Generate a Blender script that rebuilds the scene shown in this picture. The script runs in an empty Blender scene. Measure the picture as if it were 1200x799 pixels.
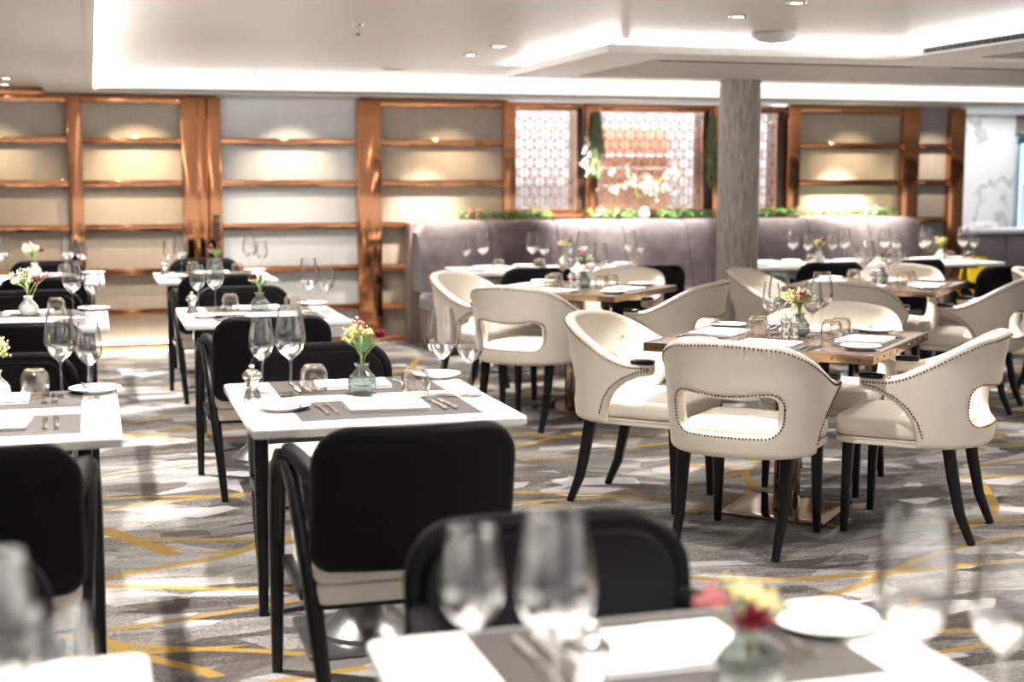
import bpy, bmesh, math, random
from math import pi, sin, cos, radians, sqrt, atan2, hypot
from mathutils import Vector, Matrix
from mathutils.geometry import delaunay_2d_cdt
random.seed(7)
S = bpy.context.scene
COL = S.collection

# ------------------------------------------------------------------ materials
def mat(name):
    m = bpy.data.materials.new(name); m.use_nodes = True
    nt = m.node_tree; nt.nodes.clear()
    out = nt.nodes.new('ShaderNodeOutputMaterial')
    return m, nt, out
def N(nt, t, **kw):
    n = nt.nodes.new(t)
    for k, v in kw.items():
        if k in n.inputs: n.inputs[k].default_value = v
        else: setattr(n, k, v)
    return n
def L(nt, a, b): nt.links.new(a, b)
def pbr(name, col, rough=.5, metal=0, spec=.5, bump=None, var=None, sheen=0, coat=0, **kw):
    m, nt, out = mat(name)
    b = N(nt, 'ShaderNodeBsdfPrincipled')
    b.inputs['Base Color'].default_value = (*col, 1)
    b.inputs['Roughness'].default_value = rough
    b.inputs['Metallic'].default_value = metal
    b.inputs['Specular IOR Level'].default_value = spec
    b.inputs['Sheen Weight'].default_value = sheen
    b.inputs['Coat Weight'].default_value = coat
    for k, v in kw.items(): b.inputs[k.replace('_', ' ')].default_value = v
    L(nt, b.outputs[0], out.inputs[0])
    tc = N(nt, 'ShaderNodeTexCoord')
    if var:
        amt, scale = var
        no = N(nt, 'ShaderNodeTexNoise'); no.inputs['Scale'].default_value = scale; no.inputs['Detail'].default_value = 4
        L(nt, tc.outputs['Object'], no.inputs['Vector'])
        mx = N(nt, 'ShaderNodeMix', data_type='RGBA')
        mx.inputs[6].default_value = (*[c*(1-amt) for c in col], 1)
        mx.inputs[7].default_value = (*[min(1, c*(1+amt)) for c in col], 1)
        L(nt, no.outputs[0], mx.inputs[0]); L(nt, mx.outputs[2], b.inputs['Base Color'])
    if bump:
        strength, scale = bump
        no = N(nt, 'ShaderNodeTexNoise'); no.inputs['Scale'].default_value = scale; no.inputs['Detail'].default_value = 3
        L(nt, tc.outputs['Object'], no.inputs['Vector'])
        bp = N(nt, 'ShaderNodeBump'); bp.inputs['Strength'].default_value = strength; bp.inputs['Distance'].default_value = .002
        L(nt, no.outputs[0], bp.inputs['Height']); L(nt, bp.outputs[0], b.inputs['Normal'])
    return m
def emit(name, col, st):
    m, nt, out = mat(name)
    e = N(nt, 'ShaderNodeEmission'); e.inputs[0].default_value = (*col, 1); e.inputs[1].default_value = st
    L(nt, e.outputs[0], out.inputs[0]); return m
def glassmat(name, tint=(1, 1, 1), edge=(.30, .32, .34), ior=1.9, rough=.02, base=.045):
    m, nt, out = mat(name)
    lw = N(nt, 'ShaderNodeLayerWeight'); lw.inputs['Blend'].default_value = .5
    mx = N(nt, 'ShaderNodeMix', data_type='RGBA')
    mx.inputs[6].default_value = (*tint, 1); mx.inputs[7].default_value = (*edge, 1)
    p6 = N(nt, 'ShaderNodeMath', operation='POWER'); p6.inputs[1].default_value = 5.0; L(nt, lw.outputs['Facing'], p6.inputs[0]); L(nt, p6.outputs[0], mx.inputs[0])
    tr = N(nt, 'ShaderNodeBsdfTransparent'); L(nt, mx.outputs[2], tr.inputs[0])
    gl = N(nt, 'ShaderNodeBsdfGlossy'); gl.inputs['Roughness'].default_value = rough
    pw = N(nt, 'ShaderNodeMath', operation='POWER'); pw.inputs[1].default_value = 1.7; L(nt, lw.outputs['Facing'], pw.inputs[0])
    fr = N(nt, 'ShaderNodeMath', operation='MULTIPLY_ADD'); fr.inputs[1].default_value = ior-1; fr.inputs[2].default_value = base; fr.use_clamp = True; L(nt, pw.outputs[0], fr.inputs[0])
    ms = N(nt, 'ShaderNodeMixShader')
    L(nt, fr.outputs[0], ms.inputs[0]); L(nt, tr.outputs[0], ms.inputs[1]); L(nt, gl.outputs[0], ms.inputs[2])
    L(nt, ms.outputs[0], out.inputs[0]); return m

M = {}
M['black_leather'] = pbr('black_leather', (.004, .004, .005), .5, spec=.18, bump=(.25, 260))
M['black_wood'] = pbr('black_wood', (.006, .005, .005), .32, spec=.3)
M['cream'] = pbr('cream_leather', (.80, .73, .64), .42, spec=.4, bump=(.15, 220))
M['cream_seat'] = pbr('cream_seat_leather', (.82, .77, .68), .42, spec=.4, bump=(.15, 220))
M['nail'] = pbr('bronze_nail', (.16, .085, .045), .35, metal=.9)
M['copper'] = pbr('polished_copper', (.64, .295, .15), .09, metal=1)
M['copper_thin'] = pbr('rose_gold_metal', (.86, .50, .34), .25, metal=1)
M['white_top'] = pbr('white_laminate', (.86, .85, .84), .22, spec=.5)
M['porcelain'] = pbr('porcelain', (.88, .87, .85), .12, spec=.5)
M['napkin'] = pbr('white_linen', (.86, .86, .87), .9, spec=.1, bump=(.3, 400), sheen=.2)
M['silver'] = pbr('polished_silver', (.85, .83, .80), .12, metal=1)
M['cast'] = pbr('cast_metal', (.30, .30, .30), .28, metal=.9, bump=(.3, 30), var=(.2, 14))
M['bronze_mirror'] = pbr('bronze_mirror', (.40, .31, .25), .08, metal=1)
M['bronze_top'] = pbr('bronze_tabletop', (.13, .09, .075), .16, spec=.6)
M['brass_edge'] = pbr('brushed_brass', (.33, .22, .135), .3, metal=1)
M['ceiling'] = pbr('ceiling_paint', (.74, .715, .69), .38, spec=.45)
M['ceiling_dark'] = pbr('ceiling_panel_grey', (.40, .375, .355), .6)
M['slot'] = pbr('black_slot', (.01, .01, .01), .6)
M['white_paint'] = pbr('white_paint', (.86, .85, .84), .5)
M['glass'] = glassmat('clear_glass')
M['thick_glass'] = glassmat('thick_clear_glass', ior=1.7, base=.36, rough=.05)  # gloss raised on the thick lower bowl to imitate tabletop light refracted there
M['amber_glass'] = glassmat('amber_tint_glass', (.99, .97, .94), (.30, .24, .18), 1.9)
M['vase'] = glassmat('smoky_vase_glass', (.66, .70, .68), (.22, .25, .24), 1.6, .12, .12)
M['vase_white'] = pbr('white_ceramic', (.82, .84, .82), .25)
M['leaf'] = pbr('green_leaf', (.06, .15, .03), .5, var=(.5, 60))
M['stem'] = pbr('pale_stem', (.35, .42, .12), .5)
M['fern'] = pbr('greenery', (.13, .26, .07), .6, var=(.5, 20))
M['moss'] = pbr('hanging_moss', (.20, .21, .13), .8, var=(.5, 20))
M['red'] = pbr('crimson_petals', (.17, .004, .02), .6)
M['pink'] = pbr('dusky_pink_petals', (.38, .10, .11), .6)
M['yellowf'] = pbr('pale_yellow_blossom', (.72, .62, .30), .6)
M['creamf'] = pbr('cream_blossom', (.86, .80, .62), .6)
M['orchid'] = pbr('white_petals', (.9, .88, .86), .5)
M['peach'] = pbr('peach_petals', (.85, .55, .42), .5)
M['yellow_plastic'] = pbr('yellow_plastic', (.90, .62, .02), .35)
M['cabinet'] = pbr('taupe_cabinet', (.20, .165, .165), .45)
M['amber_rim'] = pbr('amber_rim', (.60, .48, .34), .15, metal=.5)
M['dark'] = pbr('dark_bronze', (.05, .035, .03), .3, spec=.5)
M['lens'] = emit('lamp_lens', (1, .97, .92), 12)
M['dome'] = pbr('opal_dome', (.62, .61, .62), .25)
M['speaker'] = pbr('speaker_grille', (.42, .39, .33), .6)
M['door_glass'] = emit('daylit_door_glass', (.55, .82, 1.0), 1.1)
M['teal'] = pbr('dark_green_sign', (.01, .07, .055), .4)

def m_velvet():
    m, nt, out = mat('mauve_velvet')
    b = N(nt, 'ShaderNodeBsdfPrincipled', Roughness=.85)
    b.inputs['Sheen Weight'].default_value = .35; b.inputs['Specular IOR Level'].default_value = .2
    tc = N(nt, 'ShaderNodeTexCoord'); no = N(nt, 'ShaderNodeTexNoise', Scale=7.0, Detail=6.0)
    L(nt, tc.outputs['Object'], no.inputs['Vector'])
    cr = N(nt, 'ShaderNodeValToRGB'); cr.color_ramp.elements[0].position = .35; cr.color_ramp.elements[1].position = .7
    cr.color_ramp.elements[0].color = (.085, .067, .075, 1); cr.color_ramp.elements[1].color = (.155, .125, .14, 1)
    L(nt, no.outputs[0], cr.inputs[0]); L(nt, cr.outputs[0], b.inputs['Base Color']); L(nt, b.outputs[0], out.inputs[0]); return m
M['velvet'] = m_velvet()
def m_fluted(name, col, rough, amp=.6, streak=.12, metal=0):
    m, nt, out = mat(name)
    b = N(nt, 'ShaderNodeBsdfPrincipled', Roughness=rough, Metallic=metal)
    b.inputs['Specular IOR Level'].default_value = .6
    tc = N(nt, 'ShaderNodeTexCoord')
    wv = N(nt, 'ShaderNodeTexWave', Scale=26.0, Distortion=0.0); wv.bands_direction = 'X'
    L(nt, tc.outputs['Object'], wv.inputs['Vector'])
    bp = N(nt, 'ShaderNodeBump', Strength=amp, Distance=.004); L(nt, wv.outputs[0], bp.inputs['Height']); L(nt, bp.outputs[0], b.inputs['Normal'])
    mp = N(nt, 'ShaderNodeMapping'); mp.inputs['Scale'].default_value = (6, 1, .3)
    L(nt, tc.outputs['Object'], mp.inputs[0])
    no = N(nt, 'ShaderNodeTexNoise', Scale=3.0, Detail=3.0); L(nt, mp.outputs[0], no.inputs['Vector'])
    mx = N(nt, 'ShaderNodeMix', data_type='RGBA')
    mx.inputs[6].default_value = (*[c*(1-streak) for c in col], 1); mx.inputs[7].default_value = (*[min(1, c*(1+streak)) for c in col], 1)
    L(nt, no.outputs[0], mx.inputs[0]); L(nt, mx.outputs[2], b.inputs['Base Color'])
    L(nt, b.outputs[0], out.inputs[0]); return m
M['panel'] = m_fluted('beige_reeded_panel', (.47, .395, .31), .30)
M['panel_white'] = m_fluted('white_reeded_glass', (.80, .81, .83), .22, .6, .05)
M['panel_grey'] = m_fluted('grey_reeded_panel', (.42, .40, .39), .34)
def m_mat():
    m, nt, out = mat('woven_placemat')
    b = N(nt, 'ShaderNodeBsdfPrincipled', Roughness=.6)
    tc = N(nt, 'ShaderNodeTexCoord')
    w1 = N(nt, 'ShaderNodeTexWave', Scale=42.0, Distortion=.6); w1.bands_direction = 'X'
    w2 = N(nt, 'ShaderNodeTexWave', Scale=60.0, Distortion=.4); w2.bands_direction = 'Y'
    L(nt, tc.outputs['Object'], w1.inputs['Vector']); L(nt, tc.outputs['Object'], w2.inputs['Vector'])
    mu = N(nt, 'ShaderNodeMath', operation='MULTIPLY'); L(nt, w1.outputs[0], mu.inputs[0]); L(nt, w2.outputs[0], mu.inputs[1])
    cr = N(nt, 'ShaderNodeValToRGB'); cr.color_ramp.elements[0].color = (.016, .014, .014, 1); cr.color_ramp.elements[1].color = (.125, .108, .10, 1)
    L(nt, mu.outputs[0], cr.inputs[0]); L(nt, cr.outputs[0], b.inputs['Base Color'])
    bp = N(nt, 'ShaderNodeBump', Strength=.5, Distance=.001); L(nt, mu.outputs[0], bp.inputs['Height']); L(nt, bp.outputs[0], b.inputs['Normal'])
    L(nt, b.outputs[0], out.inputs[0]); return m
M['placemat'] = m_mat()
def m_column():
    m, nt, out = mat('grey_bark_column')
    b = N(nt, 'ShaderNodeBsdfPrincipled', Roughness=.55)
    tc = N(nt, 'ShaderNodeTexCoord'); mp = N(nt, 'ShaderNodeMapping'); mp.inputs['Scale'].default_value = (30, 30, 3.0)
    L(nt, tc.outputs['Object'], mp.inputs[0]); no = N(nt, 'ShaderNodeTexNoise', Scale=2.0, Detail=8.0, Roughness=.7); L(nt, mp.outputs[0], no.inputs['Vector'])
    cr = N(nt, 'ShaderNodeValToRGB'); cr.color_ramp.elements[0].position = .35; cr.color_ramp.elements[1].position = .68
    cr.color_ramp.elements[0].color = (.22, .20, .18, 1); cr.color_ramp.elements[1].color = (.64, .60, .56, 1)
    L(nt, no.outputs[0], cr.inputs[0]); L(nt, cr.outputs[0], b.inputs['Base Color'])
    bp = N(nt, 'ShaderNodeBump', Strength=.5, Distance=.004); L(nt, no.outputs[0], bp.inputs['Height']); L(nt, bp.outputs[0], b.inputs['Normal'])
    L(nt, b.outputs[0], out.inputs[0]); return m
M['column'] = m_column()
def m_marble():
    m, nt, out = mat('white_marble')
    b = N(nt, 'ShaderNodeBsdfPrincipled', Roughness=.15)
    tc = N(nt, 'ShaderNodeTexCoord')
    mp = N(nt, 'ShaderNodeMapping'); mp.inputs['Rotation'].default_value = (0, .6, 0); mp.inputs['Scale'].default_value = (.9, 1, .45)
    L(nt, tc.outputs['Object'], mp.inputs[0])
    no = N(nt, 'ShaderNodeTexNoise', Scale=1.3, Detail=7.0, Roughness=.55, Distortion=1.0); L(nt, mp.outputs[0], no.inputs['Vector'])
    cr = N(nt, 'ShaderNodeValToRGB'); e = cr.color_ramp.elements
    e[0].position = 0; e[0].color = (.72, .73, .74, 1); e[1].position = 1; e[1].color = (.74, .75, .76, 1)
    for p, c in ((.46, .71), (.50, .42), (.53, .70)):
        q = e.new(p); q.color = (c, c*1.01, c*1.03, 1)
    L(nt, no.outputs[0], cr.inputs[0]); L(nt, cr.outputs[0], b.inputs['Base Color']); L(nt, b.outputs[0], out.inputs[0]); return m
M['marble'] = m_marble()
def m_carpet():
    m, nt, out = mat('patterned_carpet')
    b = N(nt, 'ShaderNodeBsdfPrincipled', Roughness=.95)
    b.inputs['Specular IOR Level'].default_value = .1; b.inputs['Sheen Weight'].default_value = .15
    tc = N(nt, 'ShaderNodeTexCoord')
    def math_(op, a, c=None, clamp=False):
        n = N(nt, 'ShaderNodeMath', operation=op); n.use_clamp = clamp
        if isinstance(a, (int, float)): n.inputs[0].default_value = a
        else: L(nt, a, n.inputs[0])
        if c is not None:
            if isinstance(c, (int, float)): n.inputs[1].default_value = c
            else: L(nt, c, n.inputs[1])
        return n.outputs[0]
    def mapping(rot, sc, loc=(0, 0, 0), src=None):
        mp = N(nt, 'ShaderNodeMapping'); mp.inputs['Rotation'].default_value = (0, 0, rot); mp.inputs['Scale'].default_value = sc; mp.inputs['Location'].default_value = loc
        L(nt, src or tc.outputs['Object'], mp.inputs[0]); return mp.outputs[0]
    # gentle domain warp
    wn = N(nt, 'ShaderNodeTexNoise', Scale=.9, Detail=1.0); L(nt, tc.outputs['Object'], wn.inputs['Vector'])
    vm = N(nt, 'ShaderNodeVectorMath', operation='MULTIPLY_ADD'); vm.inputs[1].default_value = (.35, .35, 0)
    L(nt, wn.outputs['Color'], vm.inputs[0]); L(nt, tc.outputs['Object'], vm.inputs[2]); W = vm.outputs[0]
    def cells(rot, sc, scale, loc=(0, 0, 0)):
        v = N(nt, 'ShaderNodeTexVoronoi', Scale=scale); v.inputs['Randomness'].default_value = 1
        L(nt, mapping(rot, sc, loc, W), v.inputs['Vector'])
        sp = N(nt, 'ShaderNodeSeparateColor'); L(nt, v.outputs['Color'], sp.inputs[0]); return sp.outputs
    def edges(rot, sc, scale, loc=(0, 0, 0)):
        v = N(nt, 'ShaderNodeTexVoronoi', Scale=scale, feature='DISTANCE_TO_EDGE'); L(nt, mapping(rot, sc, loc, W), v.inputs['Vector'])
        return v.outputs['Distance']
    c1 = cells(.5, (1.0, 2.4, 1), 1.9); c2 = cells(-.45, (1.0, 2.6, 1), 2.5, (3, 1, 0)); c3 = cells(.2, (1.0, 2.1, 1), 3.2, (7, 5, 0))
    # streaks
    sn = N(nt, 'ShaderNodeTexNoise', Scale=3.0, Detail=6.0, Roughness=.7); L(nt, mapping(.3, (2.0, 6.5, 1), (0, 0, 0), W), sn.inputs['Vector'])
    fine = N(nt, 'ShaderNodeTexNoise', Scale=75.0, Detail=5.0, Roughness=.85); L(nt, tc.outputs['Object'], fine.inputs['Vector'])
    val = math_('ADD', math_('MULTIPLY', c1[0], .42), math_('MULTIPLY', c2[0], .34))
    val = math_('ADD', val, math_('MULTIPLY', math_('SUBTRACT', sn.outputs[0], .5), .85))
    val = math_('ADD', val, math_('MULTIPLY', math_('SUBTRACT', fine.outputs[0], .5), 1.5))
    cr = N(nt, 'ShaderNodeValToRGB'); e = cr.color_ramp.elements
    e[0].position = .1; e[0].color = (.045, .038, .035, 1); e[1].position = .85; e[1].color = (.46, .445, .435, 1)
    for p, c in ((.25, (.11, .098, .092)), (.40, (.20, .187, .18)), (.55, (.30, .286, .276))):
        q = e.new(p); q.color = (*c, 1)
    L(nt, val, cr.inputs[0])
    # pale shards
    sh = math_('GREATER_THAN', c3[1], .80); sh = math_('MULTIPLY', sh, math_('GREATER_THAN', c2[1], .35))
    shv = math_('MULTIPLY', sh, math_('ADD', .62, math_('MULTIPLY', fine.outputs[0], .5)), True)
    mx = N(nt, 'ShaderNodeMix', data_type='RGBA'); L(nt, shv, mx.inputs[0]); L(nt, cr.outputs[0], mx.inputs[6]); mx.inputs[7].default_value = (.47, .46, .47, 1)
    # dark shards
    dk = math_('MULTIPLY', math_('GREATER_THAN', c3[2], .86), .7)
    mx2 = N(nt, 'ShaderNodeMix', data_type='RGBA'); L(nt, dk, mx2.inputs[0]); L(nt, mx.outputs[2], mx2.inputs[6]); mx2.inputs[7].default_value = (.07, .055, .05, 1)
    # ochre lines: families of long, gently curving strokes, broken up by masks
    wob = N(nt, 'ShaderNodeTexNoise', Scale=.55, Detail=1.0); L(nt, tc.outputs['Object'], wob.inputs['Vector'])
    ln = None
    for k, (ang, space, wd, amp, th) in enumerate(((.20, .70, .021, 1.1, .49), (-.28, .80, .019, 1.3, .49), (.62, 1.1, .019, 1.2, .51), (-.75, 1.2, .022, 1.0, .51), (1.25, 1.5, .024, 1.2, .54), (.9, 1.4, .045, 1.2, .60))):
        sx = N(nt, 'ShaderNodeSeparateXYZ'); L(nt, mapping(ang, (1, 1, 1), (k*3.1, k*.37, 0)), sx.inputs[0])
        v = math_('ADD', math_('MULTIPLY', sx.outputs[1], 1/space), math_('MULTIPLY', wob.outputs[0], amp))
        fr_ = math_('ABSOLUTE', math_('SUBTRACT', math_('FRACT', v), .5))
        on = math_('LESS_THAN', fr_, wd/space)
        mk = N(nt, 'ShaderNodeTexNoise', Scale=.75, Detail=2.0); L(nt, mapping(ang, (.7, 1.6, 1), (k*7.3+2, k*5.1, 0)), mk.inputs['Vector'])
        on = math_('MULTIPLY', on, math_('GREATER_THAN', mk.outputs[0], th))
        ln = on if ln is None else math_('MAXIMUM', ln, on)
    ln = math_('MULTIPLY', ln, math_('ADD', .62, math_('MULTIPLY', fine.outputs[0], .5)), True)
    mx3 = N(nt, 'ShaderNodeMix', data_type='RGBA'); L(nt, ln, mx3.inputs[0]); L(nt, mx2.outputs[2], mx3.inputs[6]); mx3.inputs[7].default_value = (.36, .215, .035, 1)
    L(nt, mx3.outputs[2], b.inputs['Base Color'])
    bp = N(nt, 'ShaderNodeBump', Strength=.5, Distance=.004); L(nt, fine.outputs[0], bp.inputs['Height']); L(nt, bp.outputs[0], b.inputs['Normal'])
    L(nt, b.outputs[0], out.inputs[0]); return m
M['carpet'] = m_carpet()

# ------------------------------------------------------------------ mesh helpers
class MB:
    def __init__(s): s.v = []; s.f = []; s.mi = []; s.mats = []
    def slot(s, m):
        if m is None: return 0
        if m not in s.mats: s.mats.append(m)
        return s.mats.index(m)
    def add(s, vs, fs, mx=None, m=None):
        o = len(s.v)
        for v in vs:
            v = Vector(v)
            if mx is not None: v = mx @ v
            s.v.append(v)
        k = s.slot(m)
        for f in fs: s.f.append([i+o for i in f]); s.mi.append(k)
    def box(s, c, d, r=0, rot=0, seg=2, m=None):
        bm = bmesh.new(); bmesh.ops.create_cube(bm, size=1)
        for v in bm.verts: v.co = Vector((v.co.x*d[0], v.co.y*d[1], v.co.z*d[2]))
        if r: bmesh.ops.bevel(bm, geom=bm.edges[:]+bm.verts[:], offset=r, segments=seg, profile=.5, affect='EDGES')
        bm.verts.index_update()
        s.add([v.co.copy() for v in bm.verts], [[v.index for v in f.verts] for f in bm.faces], Matrix.Translation(c) @ Matrix.Rotation(rot, 4, 'Z'), m)
        bm.free()
    def lathe(s, prof, n=24, mx=None, m=None, cap=True):
        vs = []; fs = []; idx = []
        for r, z in prof:
            if r < 1e-6: idx.append([len(vs)]); vs.append((0, 0, z))
            else:
                idx.append(list(range(len(vs), len(vs)+n)))
                vs += [(r*cos(2*pi*i/n), r*sin(2*pi*i/n), z) for i in range(n)]
        for a, b in zip(idx, idx[1:]):
            if len(a) == 1 and len(b) == 1: continue
            for i in range(n):
                j = (i+1) % n
                if len(a) == 1: fs.append([a[0], b[j], b[i]])
                elif len(b) == 1: fs.append([a[i], a[j], b[0]])
                else: fs.append([a[i], a[j], b[j], b[i]])
        if cap:
            if len(idx[0]) > 1: fs.append(idx[0][::-1])
            if len(idx[-1]) > 1: fs.append(idx[-1])
        s.add(vs, fs, mx, m)
    def tube(s, pts, rad, n=8, mx=None, m=None, up=(0, 0, 1), sq=None):
        # rad: number or list of (ra, rb): ra along the side axis, rb along the other; sq -> squircle exponent
        pts = [Vector(p) for p in pts]; vs = []; fs = []; K = len(pts)
        if not isinstance(rad, (list, tuple)): rad = [(rad, rad)]*K
        rad = [(r, r) if not isinstance(r, (list, tuple)) else r for r in rad]
        for i, p in enumerate(pts):
            t = (pts[min(i+1, K-1)]-pts[max(i-1, 0)]).normalized()
            u = Vector(up)
            if abs(t.dot(u)) > .98: u = Vector((1, 0, 0)) if abs(t.x) < .9 else Vector((0, 1, 0))
            a = t.cross(u).normalized(); b = a.cross(t).normalized()
            for k in range(n):
                th = 2*pi*(k+.5)/n; c, q = cos(th), sin(th)
                if sq:
                    c = math.copysign(abs(c)**(2/sq), c); q = math.copysign(abs(q)**(2/sq), q)
                vs.append(p + a*rad[i][0]*c + b*rad[i][1]*q)
        for i in range(K-1):
            for k in range(n):
                j = (k+1) % n
                fs.append([i*n+k, i*n+j, (i+1)*n+j, (i+1)*n+k])
        fs.append(list(range(n))[::-1]); fs.append([(K-1)*n+k for k in range(n)])
        s.add(vs, fs, mx, m)
    def cushion(s, outline, t, r, mx=None, m=None, deform=None, puff=0, z0=0, rb=None):
        """closed slab: outline (x,y) star-shaped ccw, thickness t (z0..z0+t), rounded edge r; deform maps (x,y,z)."""
        n = len(outline); cx = sum(p[0] for p in outline)/n; cy = sum(p[1] for p in outline)/n
        rb = r if rb is None else rb
        md = min(hypot(p[0]-cx, p[1]-cy) for p in outline)
        rings = []
        ks = [.25, .5, .75]
        def ring(inset, z):
            o = []
            for x, y in outline:
                d = hypot(x-cx, y-cy); f = max(0, (d-inset)/d); o.append((cx+(x-cx)*f, cy+(y-cy)*f, z))
            return o
        def kring(k, z):
            return [(cx+(x-cx)*k, cy+(y-cy)*k, z) for x, y in outline]
        kmax = 1-r/md
        vs = [(cx, cy, z0)]; rings = []
        for k in ks: rings.append(kring(k*kmax, z0))
        for a in range(5):
            th = a/4*pi/2; rings.append(ring(rb*(1-sin(th)), z0+rb*(1-cos(th))))
        for a in range(5):
            th = a/4*pi/2; rings.append(ring(r*(1-cos(th)), z0+t-r*(1-sin(th))))
        for k in ks[::-1]: rings.append(kring(k*kmax, z0+t+puff*(1-k*k)))
        for rg in rings: vs += rg
        vs.append((cx, cy, z0+t+puff))
        fs = []
        for j in range(n): fs.append([0, 1+(j+1) % n, 1+j])
        for i in range(len(rings)-1):
            a = 1+i*n; b = a+n
            for j in range(n):
                q = (j+1) % n; fs.append([a+j, a+q, b+q, b+j])
        a = 1+(len(rings)-1)*n; e = len(vs)-1
        for j in range(n): fs.append([a+j, a+(j+1) % n, e])
        if deform: vs = [deform(*v) for v in vs]
        s.add(vs, fs, mx, m)
    def ico(s, c, r, sub=1, sc=(1, 1, 1), m=None, mx=None):
        bm = bmesh.new(); bmesh.ops.create_icosphere(bm, subdivisions=sub, radius=r); bm.verts.index_update()
        s.add([Vector((v.co.x*sc[0]+c[0], v.co.y*sc[1]+c[1], v.co.z*sc[2]+c[2])) for v in bm.verts], [[v.index for v in f.verts] for f in bm.faces], mx, m); bm.free()
    def build(s, name, material, parent=None, smooth=True, ang=35):
        me = bpy.data.meshes.new(name); me.from_pydata([tuple(v) for v in s.v], [], s.f)
        if s.mats and material is None:
            for q in s.mats: me.materials.append(q)
            me.polygons.foreach_set('material_index', s.mi)
        else: me.materials.append(material)
        me.validate(); me.update()
        if smooth:
            me.polygons.foreach_set('use_smooth', [True]*len(me.polygons))
            me.set_sharp_from_angle(angle=radians(ang))
        o = bpy.data.objects.new(name, me); COL.objects.link(o)
        if parent is not None: o.parent = parent
        return o
def rrect(hx, hy, r, n=6, cx=0, cy=0, m=1):
    """rounded rect outline ccw; r number or 4 radii (++, -+, --, +-)."""
    if not isinstance(r, (tuple, list)): r = (r,)*4
    o = []; C = ((1, 1, 0), (-1, 1, 90), (-1, -1, 180), (1, -1, 270))
    for (sx, sy, a0), q in zip(C, r):
        for i in range(n+1):
            a = radians(a0+90*i/n); o.append((cx+sx*(hx-q)+q*cos(a), cy+sy*(hy-q)+q*sin(a)))
    # subdivide straight runs
    res = []
    for i, p in enumerate(o):
        q = o[(i+1) % len(o)]; d = hypot(q[0]-p[0], q[1]-p[1]); res.append(p)
        k = int(d/.045) if m else 0
        for j in range(1, k): res.append((p[0]+(q[0]-p[0])*j/k, p[1]+(q[1]-p[1])*j/k))
    return res
def tag(o, label, cat, group=None, kind=None):
    if label: o['label'] = label
    if cat: o['category'] = cat
    if group: o['group'] = group
    if kind: o['kind'] = kind
    return o
def thing(name, label=None, cat=None, loc=(0, 0, 0), rz=0, group=None):
    o = bpy.data.objects.new(name, None); COL.objects.link(o); o.empty_display_size = .05
    o.location = loc; o.rotation_euler = (0, 0, rz); return tag(o, label, cat, group)
KIDS = {}
def dup(root, loc, rz, label, group=None):
    def cp(o, par):
        c = o.copy(); COL.objects.link(c); c.parent = par
        for ch in KIDS.get(o.name) or list(o.children): cp(ch, c)
        return c
    r = cp(root, None); r.location = loc; r.rotation_euler = (0, 0, rz); r['label'] = label
    if group: r['group'] = group
    return r
class Proto:
    """first placement moves the source itself, later ones are copies of it and of its parts"""
    def __init__(s, maker): s.maker = maker; s.src = None
    def put(s, loc, rz, label, group=None, tilt=None):
        if s.src is None:
            s.src = s.maker(); o = s.src
            o.location = loc; o.rotation_euler = (0, 0, rz); o['label'] = label
            if group: o['group'] = group
        else: o = dup(s.src, loc, rz, label, group)
        return o
def struct(name, mb, m, smooth=True):
    o = mb.build(name, m, None, smooth); o['kind'] = 'structure'; return o
def sbox(name, x0, x1, y0, y1, z0, z1, m, r=0):
    b = MB(); b.box(((x0+x1)/2, (y0+y1)/2, (z0+z1)/2), (abs(x1-x0), abs(y1-y0), abs(z1-z0)), r); return struct(name, b, m)
ntrim = [0]
def trim(x0, x1, y0, y1, z0, z1, m, r=.003):
    ntrim[0] += 1; return sbox('trim_%d' % ntrim[0], x0, x1, y0, y1, z0, z1, m, r)

# ------------------------------------------------------------------ camera
cam = bpy.data.cameras.new('camera'); co = bpy.data.objects.new('camera', cam); COL.objects.link(co)
co.location = (0, 0, 1.42); co.rotation_euler = (pi/2-math.atan(192.5/1650), 0, -radians(16.5))
cam.sensor_width = 36; cam.lens = 49.5; cam.clip_start = .05
cam.dof.use_dof = True; cam.dof.focus_distance = 5.35; cam.dof.aperture_fstop = 2.1
S.camera = co

# ------------------------------------------------------------------ setting
YW = 12.0
sbox('floor', -3.6, 14, -2.5, 16.2, -.06, 0, M['carpet'])
sbox('wall_left', -3.6, -3.5, -2.5, 12.3, 0, 2.5, M['white_paint'])
sbox('wall_right', 13.0, 13.1, -2.5, 16.2, 0, 2.5, M['white_paint'])
CZ = 2.20
sbox('ceiling', -3.6, 14, -2.5, 12.2, CZ, CZ+.06, M['ceiling'])
# back wall, in the stretches between the copper posts
def panel(nm, x0, x1, z0, z1, m, y=YW): sbox(nm, x0, x1, y, y+.08, z0, z1, m)
panel('wall_back_1', -3.5, -.12, 0, 2.32, M['panel']); panel('wall_back_2', -.12, .78, 0, 2.32, M['panel'])
panel('wall_back_3', 1.0, 2.2, 0, 2.32, M['panel_white']); panel('wall_back_4', 2.3, 3.52, 0, 2.32, M['panel'])
panel('wall_back_5', 3.52, 6.25, 0, 1.10, M['panel']); panel('wall_back_6', 6.25, 7.5, 0, 2.32, M['panel'])
panel('wall_back_7', 7.5, 8.05, 0, 2.32, M['panel_grey'])
panel('wall_back_8', .78, 1.0, 0, 2.32, M['dark']); panel('wall_back_9', 2.2, 2.3, 0, 2.32, M['dark'])
posts = [(-1.35, -1.22), (-.183, -.071), (.711, .842), (.925, 1.03), (2.163, 2.37), (3.461, 3.57), (4.222, 4.335), (5.455, 5.567), (6.211, 6.335), (7.425, 7.602), (7.941, 8.103)]
for a, b in posts: trim(a, b, YW-.075, YW+.02, 0, 2.07, M['copper'], .004)
trim(.842, .925, YW-.03, YW+.02, 0, 2.07, M['copper'], .003)
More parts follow.
